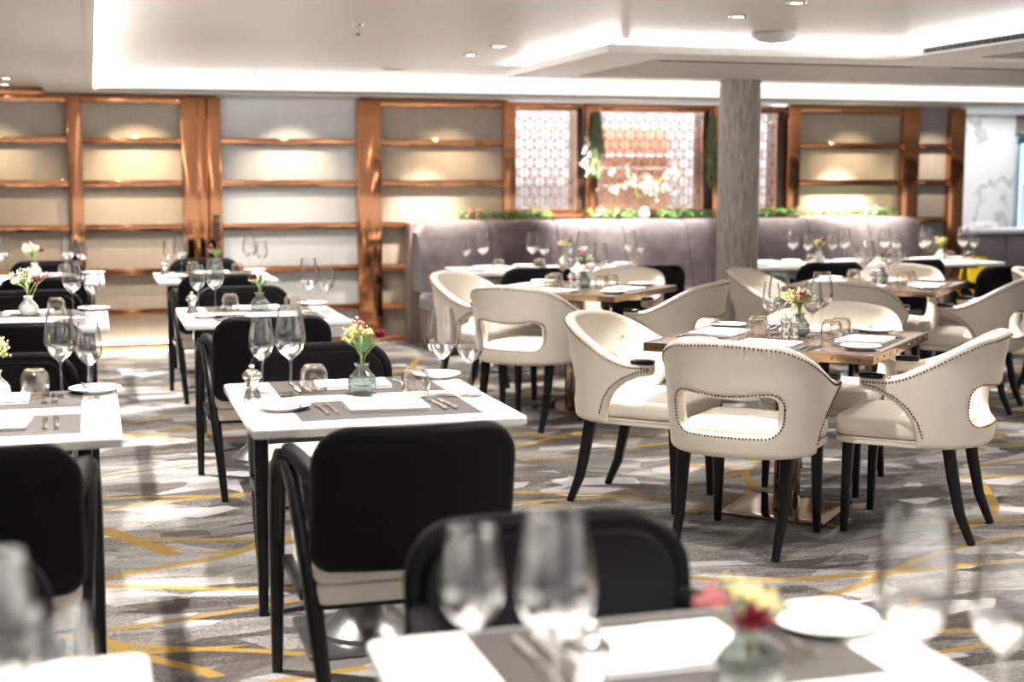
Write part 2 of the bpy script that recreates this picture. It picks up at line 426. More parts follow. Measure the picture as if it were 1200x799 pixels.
bays = [(-1.22, -.183), (-.071, .711), (1.03, 2.163), (2.37, 3.461), (6.335, 7.425), (7.602, 7.941)]
for a, b in bays:
    for z in (1.71, 1.365, 1.005, .645, .31):
        trim(a, b, YW-.055, YW+.01, z-.027, z+.027, M['copper'], .004)
    trim(a, b, YW-.03, YW+.01, 0, .05, M['copper'], .003)
for a, b in ((-1.22, -.183), (-.071, .711), (2.37, 3.461), (3.57, 4.222), (4.335, 5.455), (5.567, 6.211), (6.335, 7.425)):
    trim(a, b, YW-.05, YW+.01, 2.01, 2.07, M['copper'])
trim(-1.22, -.35, YW-.05, YW+.01, 2.072, 2.12, M['copper'])
trim(3.57, 6.211, YW-.06, YW+.02, 1.07, 1.12, M['copper'])
for k, (x0, x1) in enumerate(((-1.2, -.20), (-.06, .70))):
    b = MB(); b.box(((x0+x1)/2, YW-.022, .0575), (x1-x0, .014, .013), .002)
    tag(b.build('light_strip', M['lens']), ('glowing strip at the foot of the wall at the left edge', 'glowing strip at the foot of the copper-framed wall in the left aisle')[k], 'light strip')
# dark marble reveals on the right of the lattice openings
for a, b in ((4.165, 4.22), (5.395, 5.453), (6.14, 6.21)): trim(a, b, YW, YW+.25, 1.12, 2.01, M['dark'])
# bright service corridor behind the lattice: pale wall, lit shelf, copper-tiled back
sbox('wall_corridor', 3.3, 6.5, 12.95, 13.0, .9, 2.32, pbr('corridor_wall', (.62, .64, .67), .3))
sbox('ceiling_corridor', 3.3, 6.5, 12.08, 13.0, 2.18, 2.32, M['white_paint'])
trim(3.3, 6.5, 12.10, 13.0, .86, .90, M['white_paint'])
trim(3.3, 3.35, 12.08, 12.95, .9, 2.18, M['white_paint']); trim(6.45, 6.5, 12.08, 12.95, .9, 2.18, M['white_paint'])
trim(4.72, 5.40, 12.86, 12.95, 1.12, 1.90, pbr('copper_tile', (.66, .36, .26), .3, metal=.6, var=(.3, 12)))
for k, (x0, x1, z) in enumerate(((3.4, 5.4, 1.50), (4.72, 5.42, 1.62), (4.72, 5.42, 1.33))):
    b = MB(); b.box(((x0+x1)/2, 12.80, z), (x1-x0, .10, .022), .004)
    o = b.build('lit_shelf', M['white_paint'])
    tag(o, ('long white ledge glimpsed through the lattice screens', 'upper white shelf on the copper-tiled wall behind the lattice', 'lower white shelf on the copper-tiled wall behind the lattice')[k], 'shelf')
# ceiling soffits
ZS = 2.085
sbox('ceiling_soffit_back', 0.03, 14, 11.50, 12.0, ZS, CZ, M['white_paint'], .002)
sbox('ceiling_soffit_beam', -.34, -.02, -2.5, 12.0, ZS, CZ, M['ceiling'])
sbox('ceiling_soffit_left', -3.5, -.345, -2.5, 12.0, 2.125, CZ, M['ceiling'])
trim(-.02, .03, -2.5, 12.0, ZS, ZS+.035, M['ceiling'], .002)       # lip of the left cove
trim(.03, 14, 11.43, 11.50, ZS, ZS+.035, M['white_paint'], .002)   # lip of the back cove
trim(.06, 14, 11.424, 11.431, ZS+.001, ZS+.013, M['slot'], 0)
# island slab with cove all round
ZI = 2.12
sbox('ceiling_island', 2.83, 14, 7.63, 9.70, ZI, ZI+.045, M['ceiling'], .002)
sbox('ceiling_island_core', 3.0, 14, 7.80, 9.52, ZI+.045, CZ, M['ceiling'])
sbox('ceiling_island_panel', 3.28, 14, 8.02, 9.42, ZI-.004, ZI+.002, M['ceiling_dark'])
trim(3.32, 5.05, 8.03, 8.05, ZI-.007, ZI-.001, M['slot'], 0); trim(5.35, 7.4, 8.03, 8.05, ZI-.007, ZI-.001, M['slot'], 0)
sbox('ceiling_island_wing', 4.66, 14, -2.5, 7.62, ZI, ZI+.045, M['ceiling'], .002)
sbox('ceiling_island_wing_core', 4.84, 14, -2.5, 7.80, ZI+.045, CZ, M['ceiling'])
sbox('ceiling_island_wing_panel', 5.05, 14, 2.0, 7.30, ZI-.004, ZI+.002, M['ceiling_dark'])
b = MB()
b.box((4.654, 6.0, 2.146), (.010, 2.6, .026), .002)
for k in range(64): b.box((4.648, 4.74+k*.04, 2.146), (.006, .012, .018), 0)
tag(b.build('linear_vent', M['slot']), 'long black linear air grille in the bright cove at upper right', 'vent')
# far right: lower ceiling, marble wall, counter, glass door
sbox('ceiling_lobby', 8.05, 14, 12.0, 16.2, 2.12, 2.2, M['white_paint'])
sbox('wall_lobby', 8.3, 10.17, 14.0, 14.1, 0, 2.12, M['marble'])
sbox('wall_lobby_right', 10.95, 13.0, 14.0, 14.1, 0, 2.12, M['white_paint'])
sbox('wall_lobby_left', 8.06, 8.16, 12.08, 14.0, 0, 2.12, M['white_paint'])
sbox('trim_door_head', 10.17, 10.95, 13.98, 14.1, 1.93, 2.12, M['cabinet'])
dr = bpy.data.objects.new('door_1', None); COL.objects.link(dr); dr['kind'] = 'structure'; dr.location = (10.56, 14.0, 0)
b = MB(); b.box((0, .03, .96), (.70, .012, 1.86)); b.build('door_pane', M['door_glass'], dr)
b = MB()
for sx in (-1, 1): b.box((sx*.365, 0, .965), (.05, .08, 1.93), .004)
b.box((0, 0, 1.905), (.78, .08, .05), .004); b.box((0, 0, .05), (.78, .08, .1), .004)
b.build('door_frame', pbr('pale_steel', (.55, .68, .74), .2, metal=.7), dr)
b = MB(); b.tube([(-.29, -.05, .85), (-.29, -.05, 1.35)], .014, 8); b.build('door_handle', M['silver'], dr)
b = MB(); b.box((10.30, 13.94, 1.86), (.26, .05, .13), .004)
tag(b.build('wall_sign', M['teal']), 'small dark green sign box above the glass door at the right edge', 'sign')
sb = thing('sideboard', 'taupe panelled sideboard with white stone top against the marble wall', 'sideboard', (9.3, 13.6, 0))
b = MB(); b.box((0, 0, .40), (1.7, .60, .80), .006); b.build('body', M['cabinet'], sb)
b = MB(); b.box((0, 0, .825), (1.76, .66, .05), .008); b.build('counter_top', M['white_top'], sb)
for k in range(3):
    b = MB(); x = -.56+k*.56; b.box((x, -.305, .42), (.52, .02, .70), .004); b.box((x, -.316, .42), (.40, .008, .56), .004)
    d = b.build('door', M['cabinet'], sb)
b = MB()
for k in range(4): b.box((k*.02, 0, .008+k*.016), (.36-k*.04, .22, .015), .005, .15*k)
tag(b.build('folded_linen', M['napkin']), 'folded white cloths lying on the sideboard by the marble wall', 'linen')
bpy.data.objects['folded_linen'].location = (9.45, 13.6, .851)

# column
b = MB(); b.lathe([(.152, 0), (.152, ZI-.001)], 40)
b.v = [v+Vector((4.572, 9.55, 0)) for v in b.v]; struct('column', b, M['column'])

# lattice screens: hexagonal rose-gold fretwork in slim frames
def lattice(x0, x1, label):
    t = thing('lattice_screen', label, 'screen', ((x0+x1)/2, YW+.02, 1.12), 0, 'rose-gold lattice screens')
    w = x1-x0; h = .89
    f = MB()
    f.box((-w/2+.008, 0, h/2), (.016, .02, h)); f.box((w/2-.008, 0, h/2), (.016, .02, h)); f.box((0, 0, .008), (w-.032, .02, .016)); f.box((0, 0, h-.008), (w-.032, .02, .016))
    f.build('screen_frame', M['copper_thin'], t)
    g = MB(); a = .056; seen = set()
    def seg(p, q, r=.0058):
        k = tuple(sorted(((round(p[0], 3), round(p[1], 3)), (round(q[0], 3), round(q[1], 3)))))
        if k in seen: return
        seen.add(k)
        for z in (p, q):
            if abs(z[0]) > w/2-.006 or z[1] < .006 or z[1] > h-.006: return
        g.tube([(p[0], 0, p[1]), (q[0], 0, q[1])], [(r, r*1.3)]*2, 4)
    dx = a*sqrt(3)
    for i in range(-int(w/dx)-1, int(w/dx)+2):
        for j in range(0, int(h/(a*1.5))+2):
            cx = i*dx+(dx/2 if j % 2 else 0); cz = j*a*1.5
            P = [(cx+a*cos(radians(30+60*k)), cz+a*sin(radians(30+60*k))) for k in range(6)]
            for k in range(6): seg(P[k], P[(k+1) % 6])
            if (i+j) % 2 == 0:
                for k in (1, 4): seg((cx, cz), P[k], .0042)
            else:
                Q = [(cx+a*.52*cos(radians(30+60*k)), cz+a*.52*sin(radians(30+60*k))) for k in range(6)]
                for k in range(6): seg(Q[k], Q[(k+1) % 6], .0042); seg(Q[k], P[k], .0042)
    g.build('fretwork', M['copper_thin'], t)
lattice(3.57, 4.165, 'rose-gold hexagonal lattice screen above the left part of the banquette')
lattice(4.335, 5.395, 'wide rose-gold lattice screen with white blossoms in front of it')
lattice(5.567, 6.14, 'narrow rose-gold lattice screen just right of the grey column')

# door lock plate on the double copper post
t = thing('door_lock', 'small black lock plate with brass knob on the double copper post', 'lock', (.975, YW-.078, .93))
b = MB(); b.box((0, 0, .07), (.055, .012, .22), .004); b.build('lock_plate', M['dark'], t)
b = MB(); b.lathe([(0, 0), (.020, .002), (.020, .02), (.012, .03), (0, .032)], 16, Matrix.Translation((0, -.006, .13)) @ Matrix.Rotation(pi/2, 4, 'X')); b.build('knob', M['brass_edge'], t)

# ceiling fittings
def downlight(x, y, z, label):
    t = thing('downlight', label, 'ceiling light', (x, y, z), 0, 'round recessed downlights')
    b = MB(); b.lathe([(.028, 0), (.028, -.004), (.045, -.006), (.047, 0)], 24, cap=False); b.build('rim', M['silver'], t)
    b = MB(); b.lathe([(0, -.003), (.026, -.003), (.026, -.001), (0, -.001)], 20); b.build('lens', M['lens'], t)
downlight(2.36, 8.91, CZ, 'small round recessed downlight, farther of the two left of the island')
downlight(2.365, 8.29, CZ, 'small round recessed downlight, nearer of the two left of the island')
downlight(3.06, 6.43, CZ, 'small round recessed downlight just left of the dome lamp')
downlight(3.07, 5.85, CZ, 'small round recessed downlight at the top edge above the dome lamp')
downlight(-.62, 11.6, 2.125, 'small recessed downlight by the left edge near the copper wall')
downlight(-.57, 10.9, 2.125, 'small recessed downlight by the left edge, nearer of the two')
def sprinkler(x, y, z, label):
    t = thing('sprinkler', label, 'sprinkler', (x, y, z), 0, 'ceiling sprinklers')
    b = MB(); b.lathe([(.028, 0), (.026, -.008), (.008, -.01), (.008, -.03), (.005, -.034)], 16); b.build('rosette', M['silver'], t)
    b = MB(); b.tube([(-.008, 0, -.03), (-.01, 0, -.045), (0, 0, -.055)], .0025, 6); b.tube([(.008, 0, -.03), (.01, 0, -.045), (0, 0, -.055)], .0025, 6); b.lathe([(0, -.055), (.014, -.055), (.014, -.058), (0, -.058)], 12); b.build('deflector', M['dark'], t)
sprinkler(1.335, 7.30, CZ, 'sprinkler head hanging from the ceiling at top centre-left')
sprinkler(1.23, 11.1, CZ, 'sprinkler head above the white reeded panel')
sprinkler(4.13, 10.6, CZ, 'tiny sprinkler head left of the column top')
t = thing('ceiling_speaker', 'flat round beige speaker in the ceiling tray', 'speaker', (2.12, 10.18, CZ))
b = MB(); b.lathe([(.092, 0), (.09, -.007), (.08, -.009)], 32); b.build('rim', M['ceiling'], t)
b = MB(); b.lathe([(0, -.010), (.078, -.010), (.078, -.006), (0, -.006)], 32); b.build('grille', M['speaker'], t)
t = thing('dome_lamp', 'unlit white opal dome lamp on the ceiling at upper right', 'ceiling light', (3.58, 7.07, CZ))
b = MB(); b.lathe([(.12, 0), (.12, -.014), (.115, -.014)], 36); b.build('collar', M['ceiling_dark'], t)
b = MB(); b.lathe([(.125, -.014), (.115, -.03), (.085, -.048), (.04, -.057), (0, -.059)], 36, cap=False); b.build('lamp_shade', M['dome'], t)

# ------------------------------------------------------------------ banquette
bq = thing('banquette', 'long mauve-grey channel-tufted banquette under the lattice screens', 'bench', (4.95, 11.3, 0))
X0, X1 = -2.35, 2.45
def channel_back():
    b = MB(); nC = 8; cw = (X1-X0)/nC
    prof = []
    nx = nC*10
    zs = [.46, .55, .65, .75, .85, .93, .985, 1.02, 1.038, 1.045, 1.04]
    ys = [.0, .03, .06, .09, .12, .15, .175, .205, .26, .33, .42]
    vs = []
    for i in range(nx+1):
        u = i/nx; x = X0+(X1-X0)*u; c = (x-X0)/cw % 1.0
        if i == nx: c = 0
        bul = -.042*(abs(sin(pi*c))**.4)
        end = 0
        d = min(x-X0, X1-x)
        if d < .10: end = .10-sqrt(max(0, .01-(.10-d)**2))
        for z, y in zip(zs, ys):
            k = 1-.3*max(0, (z-.98)/.06)
            zz = z + (.008*(abs(sin(pi*c))**.5) if z > 1 else 0) - (end*.9 if z > .9 else 0)
            vs.append((x, y+bul*k+end*.5, zz))
    m_ = len(zs); fs = []
    for i in range(nx):
        for j in range(m_-1):
            a = i*m_+j; fs.append([a, a+m_, a+m_+1, a+1])
    b.add(vs, fs)
    # ends and back
    for i in (0, nx):
        ring = [i*m_+j for j in range(m_)]; o = len(b.v); z = b.v[ring[0]].x
        b.v.append(Vector((z, .42, .46)))
        b.f.append(ring+[o] if i == nx else (ring+[o])[::-1]); b.mi.append(0)
    return b.build('backrest', M['velvet'], bq, ang=60)
channel_back()
M['seam'] = pbr('dark_seam', (.035, .028, .032), .9)
for k in range(1, 8):
    b = MB(); x = X0+(X1-X0)*k/8
    b.tube([(x, y-.004, z) for z, y in ((.47, .0), (.55, .03), (.75, .09), (.93, .15), (.985, .175), (1.02, .205), (1.04, .26), (1.046, .33))], .0045, 6); b.build('seam', M['seam'], bq)
b = MB(); nS = 6
for k in range(nS):
    w = (X1-X0+.1)/nS; x = X0-.05+w*(k+.5)
    b.cushion(rrect(w/2-.002, .33, .03, 4, x, -.30), .14, .045, z0=.33, puff=.008)
b.build('seat', M['velvet'], bq)
b = MB(); b.box(((X0+X1)/2, -.22, .20), (X1-X0+.04, .66, .26), .01); b.build('base', pbr('taupe_base', (.17, .13, .13), .5), bq)
b = MB(); b.box(((X0+X1)/2, -.20, .035), (X1-X0, .60, .07), .0); b.build('plinth', M['dark'], bq)
b = MB(); b.box(((X0+X1)/2, .56, .52), (X1-X0+.06, .24, 1.02), .004); b.build('ledge', pbr('ledge_wood', (.22, .17, .16), .4), bq)

# ------------------------------------------------------------------ plants
def leafblade(b, p, d, ln, wd, m=None, up=Vector((0, 0, 1)), droop=.2):
    d = Vector(d).normalized(); s_ = d.cross(up)
    if s_.length < .05: s_ = Vector((1, 0, 0))
    s_.normalize(); n = s_.cross(d)
    p = Vector(p); vs = []
    for u, w in ((0, .15), (.3, .9), (.6, 1), (.85, .5), (1, .02)):
        c = p+d*ln*u-Vector((0, 0, 1))*droop*ln*u*u
        vs += [c-s_*wd*w/2+n*wd*.12*w, c, c+s_*wd*w/2+n*wd*.12*w]
    fs = []
    for i in range(4):
        a = i*3; fs += [[a, a+1, a+4, a+3], [a+1, a+2, a+5, a+4]]
    b.add(vs, fs, None, m)
def petals(b, c, r, n, sc=1, seed=0, m=None):
    rd = random.Random(seed); c = Vector(c)
    for k in range(n):
        a = rd.uniform(0, 2*pi); e = rd.uniform(.1, 1.35)
        d = Vector((cos(a)*cos(e), sin(a)*cos(e), sin(e)))
        leafblade(b, c, d, r*rd.uniform(.7, 1.1), r*.75*sc, m, droop=-.1)
def rdir(rd, e0=-.3, e1=1.4):
    a = rd.uniform(0, 2*pi); e = rd.uniform(e0, e1); return Vector((cos(a)*cos(e), sin(a)*cos(e), sin(e)))
def vase(x, y, z, label, white=False, group='small flower vases'):
    t = thing('bud_vase', label, 'vase', (x, y, z), 0, group)
    b = MB(); b.lathe([(.0, .0), (.028, .0), (.040, .012), (.0465, .032), (.044, .050), (.032, .066), (.021, .078), (.020, .090), (.025, .098), (.0225, .098), (.018, .090), (.018, .078), (.029, .065), (.041, .049), (.0435, .032), (.037, .014), (.026, .005), (0, .005)], 28)
    b.build('body', M['vase_white'] if white else M['vase'], t)
    b = MB()
    for zz, r in ((.022, .0445), (.036, .0468), (.048, .0452), (.060, .0375)):
        b.tube([((r)*cos(2*pi*i/24), (r)*sin(2*pi*i/24), zz) for i in range(25)], .0009, 5)
    b.build('ribbing', M['vase_white'] if white else pbr('vase_ring', (.35, .38, .36), .3) if 'vr' not in M else M['vr'], t)
    return t
M['vr'] = pbr('vase_ring', (.32, .36, .34), .3)
def bouquet(x, y, z, label, seed, red=1, spray='yellow', lean=(0, 0), h=.12, pink=0, leaves=5, nspray=9, rose=None):
    rd = random.Random(seed)
    t = thing('flower_posy', label, 'flowers', (x, y, z+.06), 0, 'small mixed flower posies')
    st = MB(); bl = MB(); lf = MB()
    tops = []
    for k in range(nspray):
        d = Vector((rd.uniform(-1, .55)+lean[0], rd.uniform(-.6, .6)+lean[1], rd.uniform(1.2, 1.9))).normalized()
        top = d*(h*rd.uniform(.65, 1.0)); tops.append(top)
        st.tube([(0, 0, -.045), (d.x*.01, d.y*.01, .03), Vector((d.x*.035, d.y*.035, .055)), top], .0014, 5)
        for j in range(12):
            q = top+rdir(rd)*rd.uniform(.006, .024)
            st.tube([top-d*.012, q], .0006, 4); bl.ico(q, rd.uniform(.0028, .0048), 1)
    st.build('stems', M['stem'], t); bl.build('blossoms', M['yellowf'] if spray == 'yellow' else M['creamf'], t)
    for k in range(leaves):
        a = rd.uniform(0, 2*pi); d = Vector((cos(a)*.7+.15, sin(a)*.7, rd.uniform(.6, 1.8)))
        leafblade(lf, d.normalized()*.03+Vector((0, 0, .015)), d, rd.uniform(.06, .1), .015)
    lf.build('leaves', M['leaf'], t)
    if red:
        r = MB(); p = rose or (.045, -.01, h*.72); petals(r, p, .036 if seed == 17 else .028, 38, 1, seed+1); r.build('crimson_bloom', M['red'], t)
        s = MB(); s.tube([(0, 0, -.04), (.01, 0, .03), p], .0017, 5); s.build('bloom_stem', M['stem'], t)
    if pink:
        r = MB()
        for k in range(34):
            q = Vector(pink)+rdir(rd)*rd.uniform(.004, .024); r.ico(q, .0045, 1)
        r.build('pink_bloom', M['pink'], t)
        s = MB(); s.tube([(0, 0, -.04), Vector(pink)*.5+Vector((0, 0, .01)), Vector(pink)], .0015, 5); s.build('pink_stem', M['stem'], t)
    return t

def garland(x0, x1, label, seed, blooms=()):
    rd = random.Random(seed)
    t = thing('garland', label, 'garland', ((x0+x1)/2, 11.83, 1.058), 0, 'greenery garlands along the banquette top')
    b = MB(); w = (x1-x0)/2
    for k in range(int(1900*w)):
        p = (rd.uniform(-w, w), rd.uniform(-.06, .03), rd.uniform(-.01, .075)*(1-.4*rd.random())+.005)
        leafblade(b, p, rdir(rd, -.5, .8), rd.uniform(.03, .07), .013, droop=.4)
    for v in b.v: v.z = max(v.z, .001); v.x = max(-w, min(w, v.x))
    b.build('foliage', M['fern'], t)
    if blooms:
        for bx, kind in blooms:
            q = MB(); c = Vector((bx-(x0+x1)/2, -.06, .055))
            for k in range(5):
                a = 2*pi*k/5+.3; leafblade(q, c, (cos(a), -.35, sin(a)), .05, .05, droop=0)
            q.ico(c+Vector((0, -.012, 0)), .010, 1)
            q.build('orchid_bloom', M[kind], t)
garland(3.02, 3.85, 'garland of greenery with peach orchid on the left end of the banquette ledge', 1, ((3.10, 'peach'), (3.18, 'peach')))
garland(4.20, 4.66, 'garland of greenery below the hanging moss left of the wide lattice', 2, ((4.30, 'orchid'), (4.45, 'peach')))
garland(4.86, 5.45, 'garland of greenery beside the column on the banquette ledge', 3)
garland(5.85, 7.30, 'garland of greenery with white and peach orchids right of the column', 4, ((6.25, 'peach'), (6.62, 'orchid'), (6.70, 'orchid'), (6.95, 'orchid'), (7.05, 'orchid')))
def moss(x, z0, z1, label, seed, w=.075, bloom=False):
    rd = random.Random(seed)
    t = thing('hanging_moss', label, 'hanging plant', (x, YW-.10, z1), 0, 'hanging moss on the copper posts')
    b = MB()
    for k in range(130):
        px = rd.gauss(0, w*.5); ln = (z1-z0)*rd.uniform(.35, 1)
        pts = [(px*(.4+.6*j/5)+rd.gauss(0, .006), rd.uniform(-.05, .0), -ln*j/5) for j in range(6)]
        b.tube(pts, .0022, 4)
    b.build('strands', M['moss'], t)
    b = MB()
    for k in range(160):
        leafblade(b, (rd.gauss(0, w*.5), rd.uniform(-.06, 0), -rd.uniform(0, z1-z0)), rdir(rd, -1.2, .2), .045, .009, droop=.6)
    b.build('leaflets', M['fern'], t)
    if bloom:
        b = MB()
        for k in range(9):
            c = Vector((-.10+rd.gauss(0, .018), -.05, -.24-k*.035))
            for j in range(5):
                a = 2*pi*j/5+k; leafblade(b, c, (cos(a), -.3, sin(a)), .03, .03, droop=0)
        b.build('orchid_bloom', M['orchid'], t)
moss(4.30, 1.45, 1.99, 'hanging moss with white orchids on the copper post between the lattices', 5, bloom=True)
moss(5.42, 1.35, 1.97, 'hanging moss partly hidden behind the left side of the column', 6, .07)
# big white blossom arrangement in front of the wide lattice
t = thing('blossom_arrangement', 'tall spray of white orchids in front of the wide lattice', 'flowers', (4.75, 11.86, 1.055))
rd = random.Random(9); b = MB(); c_ = MB()
for s_ in range(9):
    a0 = rd.uniform(-.30, .38); top = Vector((a0, rd.uniform(-.05, 0), rd.uniform(.25, .50)))
    pts = [Vector((0, 0, 0)), Vector((a0*.25, -.02, .18)), Vector((a0*.6, top.y, top.z*.85)), top, top+Vector((a0*.35, -.02, -.08))]
    b.tube(pts, .003, 5)
    for k in range(8):
        u = rd.random(); p = pts[2].lerp(pts[3], u) if k % 2 else pts[3].lerp(pts[4], u)
        p = p+Vector((rd.gauss(0, .02), -.02, rd.gauss(0, .02)))
        for j in range(5):
            a = 2*pi*j/5+k; leafblade(c_, p, (cos(a), -.3, sin(a)), .032, .034, droop=0)
b.build('stems', M['stem'], t); c_.build('blossoms', M['orchid'], t)
b = MB(); b.lathe([(0, 0), (.05, 0), (.06, .03), (.045, .09), (.03, .10), (.027, .10), (.04, .08), (0, .01)], 20); b.build('pot', M['vase_white'], t)

# ------------------------------------------------------------------ furniture
def make_black_chair():
    t = thing('black_dining_chair', '', 'chair')
    # side frames: each leg one mesh, arch joining them under the arm pad
    for s in (-1, 1):
        b = MB()
        b.tube([(s*.285, .30, 0), (s*.283, .285, .30), (s*.280, .268, .52), (s*.278, .245, .605), (s*.276, .20, .650), (s*.274, .15, .660)],
               [(.015, .016), (.021, .024), (.024, .030), (.024, .031), (.022, .026), (.018, .018)], 12, sq=3.2, up=(0, 1, 0))
        b.build('leg', M['black_wood'], t)
        b = MB()
        b.tube([(s*.225, -.305, 0), (s*.240, -.235, .22), (s*.252, -.165, .40), (s*.262, -.09, .53), (s*.268, -.01, .612), (s*.272, .08, .650), (s*.274, .155, .660)],
               [(.015, .017), (.021, .025), (.024, .032), (.024, .033), (.022, .030), (.020, .024), (.018, .018)], 12, sq=3.2, up=(0, 1, 0))
        b.build('leg', M['black_wood'], t)
        b = MB()
        b.tube([(s*.262, .17, .674), (s*.262, .13, .684), (s*.258, .0, .688), (s*.250, -.12, .680), (s*.238, -.235, .662)],
               [(.014, .010), (.022, .017), (.024, .020), (.024, .024), (.020, .026)], 14, sq=2.6)
        b.tube([(s*.250, -.08, .655), (s*.246, -.15, .60), (s*.240, -.215, .52)], [(.010, .02), (.012, .05), (.012, .035)], 12, sq=2.6, up=(0, 0, 1))
        b.build('armrest', M['black_leather'], t)
    def bend(x, y, z):   # cushion coords: x across, y = height, z = thickness (towards the back)
        hgt = y; back = -.235-.07*(hgt-.44)/.38
        return (x, back - z + .75*x*x, hgt)
    b = MB(); b.cushion(rrect(.262, .19, (.10, .10, .05, .05), 8, 0, .625), .062, .026, deform=bend)
    b.build('backrest', M['black_leather'], t, ang=50)
    def bend2(x, y, z):
        back = -.235-.07*(y-.44)/.38; return (x, back + z + .75*x*x, y)
    b = MB(); b.cushion(rrect(.232, .165, (.085, .085, .04, .04), 8, 0, .628), .022, .016, deform=bend2, puff=.006)
    b.build('back_cushion', M['black_leather'], t, ang=50)
    b = MB(); b.cushion(rrect(.250, .245, (.06, .06, .03, .03), 5, 0, .012), .075, .028, z0=.395, puff=.012); b.build('seat', M['cream_seat'], t)
    b = MB(); b.cushion(rrect(.243, .238, .03, 4, 0, .012), .05, .004, z0=.345); b.build('seat_skirt', M['cream_seat'], t)
    b = MB(); b.cushion(rrect(.246, .241, .03, 4, 0, .012), .010, .004, z0=.335)
    b.box((-.262, .03, .355), (.03, .36, .03), .004); b.box((.262, .03, .355), (.03, .36, .03), .004); b.build('seat_frame', M['black_wood'], t)
    return t
CHAIR = Proto(make_black_chair)

# cream tub chair: shell laid out in (s, z) and wrapped on a horseshoe plan
def make_tub_chair():
    t = thing('tub_armchair', '', 'chair')
    # plan curve at seat height
    pts = []
    for i in range(60):
        a = pi+pi*i/59
        ex = 2/2.35
        pts.append(Vector((.275*math.copysign(abs(cos(a))**ex, cos(a)), .01-.285*abs(sin(a))**ex)))
    pts = [Vector((-.262, .155)), Vector((-.270, .10)), Vector((-.275, .05))]+pts+[Vector((.275, .05)), Vector((.270, .10)), Vector((.262, .155))]
    acc = [0]
    for p, q in zip(pts, pts[1:]): acc.append(acc[-1]+(q-p).length)
    T = acc[-1]; half = T/2
    def plan(s):
        u = min(max(s+half, 0), T)
        for i in range(len(acc)-1):
            if acc[i+1] >= u-1e-9:
                k = (u-acc[i])/max(1e-9, acc[i+1]-acc[i]); p = pts[i].lerp(pts[i+1], k)
                i0 = max(i-2, 0); i1 = min(i+3, len(pts)-1)
                d = (pts[i1]-pts[i0]).normalized(); return p, Vector((d.y, -d.x))
    def ztop(s):
        a = abs(s); 
        if a < .13: return .825-.01*(a/.13)**2
        k = min(1, (a-.13)/(half-.09-.13)); k = k*k*(3-2*k)
        return .815-.165*k
    # boundary of right half, from top centre round to bottom centre
    hb = []
    n1 = 44
    for i in range(n1+1):
        s = (half-.012)*i/n1; hb.append((s, ztop(s)))
    hb += [(half-.003, .645), (half, .636), (half, .618), (half-.004, .606), (half-.014, .598)]
    sweep = [(half-.014, .598), (half-.07, .588), (half-.13, .560), (half-.175, .520), (half-.205, .47), (half-.22, .42), (half-.225, .372)]
    for i in range(1, len(sweep)):
        for k in range(1, 5):
            u = k/4; hb.append((sweep[i-1][0]*(1-u)+sweep[i][0]*u, sweep[i-1][1]*(1-u)+sweep[i][1]*u))
    sb_ = hb[-1][0]
    for i in range(1, 25): hb.append((sb_*(1-i/24), .372))
    outline = hb[:-1]+[(0, .372)]+[(-s, z) for s, z in hb[-2:0:-1]]
    # hand-shaped slot
    hole = [(x, y+(-.008*cos(x/.19*pi) if y > .545 else 0)) for x, y in rrect(.190, .070, (.046, .046, .055, .055), 7, 0, .537)]
    def dist_seg(p, a, b):
        ax, ay = a; bx, by = b; dx, dy = bx-ax, by-ay; l2 = dx*dx+dy*dy
        u = 0 if l2 == 0 else max(0, min(1, ((p[0]-ax)*dx+(p[1]-ay)*dy)/l2))
        return hypot(p[0]-ax-dx*u, p[1]-ay-dy*u)
    segs = [(outline[i], outline[(i+1) % len(outline)]) for i in range(len(outline))]+[(hole[i], hole[(i+1) % len(hole)]) for i in range(len(hole))]
    def dist(p): return min(dist_seg(p, a, b) for a, b in segs)
    def inside(p, poly):
        c = False; n = len(poly)
        for i in range(n):
            (x1, y1), (x2, y2) = poly[i], poly[(i+1) % n]
            if (y1 > p[1]) != (y2 > p[1]) and p[0] < (x2-x1)*(p[1]-y1)/(y2-y1)+x1: c = not c
        return c
    ok = lambda p: inside(p, outline) and not inside(p, hole)
    V2 = [Vector(p) for p in outline]+[Vector(p) for p in hole]
    nb = len(V2); no = len(outline)
    ed = [(i, (i+1) % no) for i in range(no)]+[(no+i, no+(i+1) % len(hole)) for i in range(len(hole))]
    def offs(poly, d, sgn):
        r = []
        n = len(poly)
        for i in range(n):
            a = Vector(poly[i-1]); c = Vector(poly[(i+1) % n]); dd = (c-a)
            if dd.length < 1e-6: continue
            dd.normalize(); nn = Vector((-dd.y, dd.x))*sgn; r.append(Vector(poly[i])+nn*d)
        return r
    def area(poly): return sum(poly[i-1][0]*poly[i][1]-poly[i][0]*poly[i-1][1] for i in range(len(poly)))
    so = 1 if area(outline) > 0 else -1; sh = -1 if area(hole) > 0 else 1
    for d in (.004, .010, .018, .027):
        for q in offs(outline, d, so)+offs(hole, d, sh):
            if ok(q) and dist(q) > d*.75: V2.append(q)
    g = .028; i = -int(half/g)-1
    while i*g < half:
        j = 0
        while .372+j*g < .85:
            q = Vector((i*g+(g/2 if j % 2 else 0), .372+j*g)); j += 1
            if ok(q) and dist(q) > .034: V2.append(q)
        i += 1
    r = delaunay_2d_cdt(V2, ed, [], 0, 1e-5)
    vv, tri = r[0], r[2]
    th = .050; R = .022
    def lean(z): return (z-.372)*.10+max(0, z-.7)*.10
    def place(s, z, off):
        p, n = plan(s); q = p+n*(lean(z)+off); return Vector((q.x, q.y, z))
    ds = [dist(v) for v in vv]
    def hh(d): return th/2 if d >= R else max(.0008, (th/2)*sqrt(max(0, 1-(1-d/R)**2)))
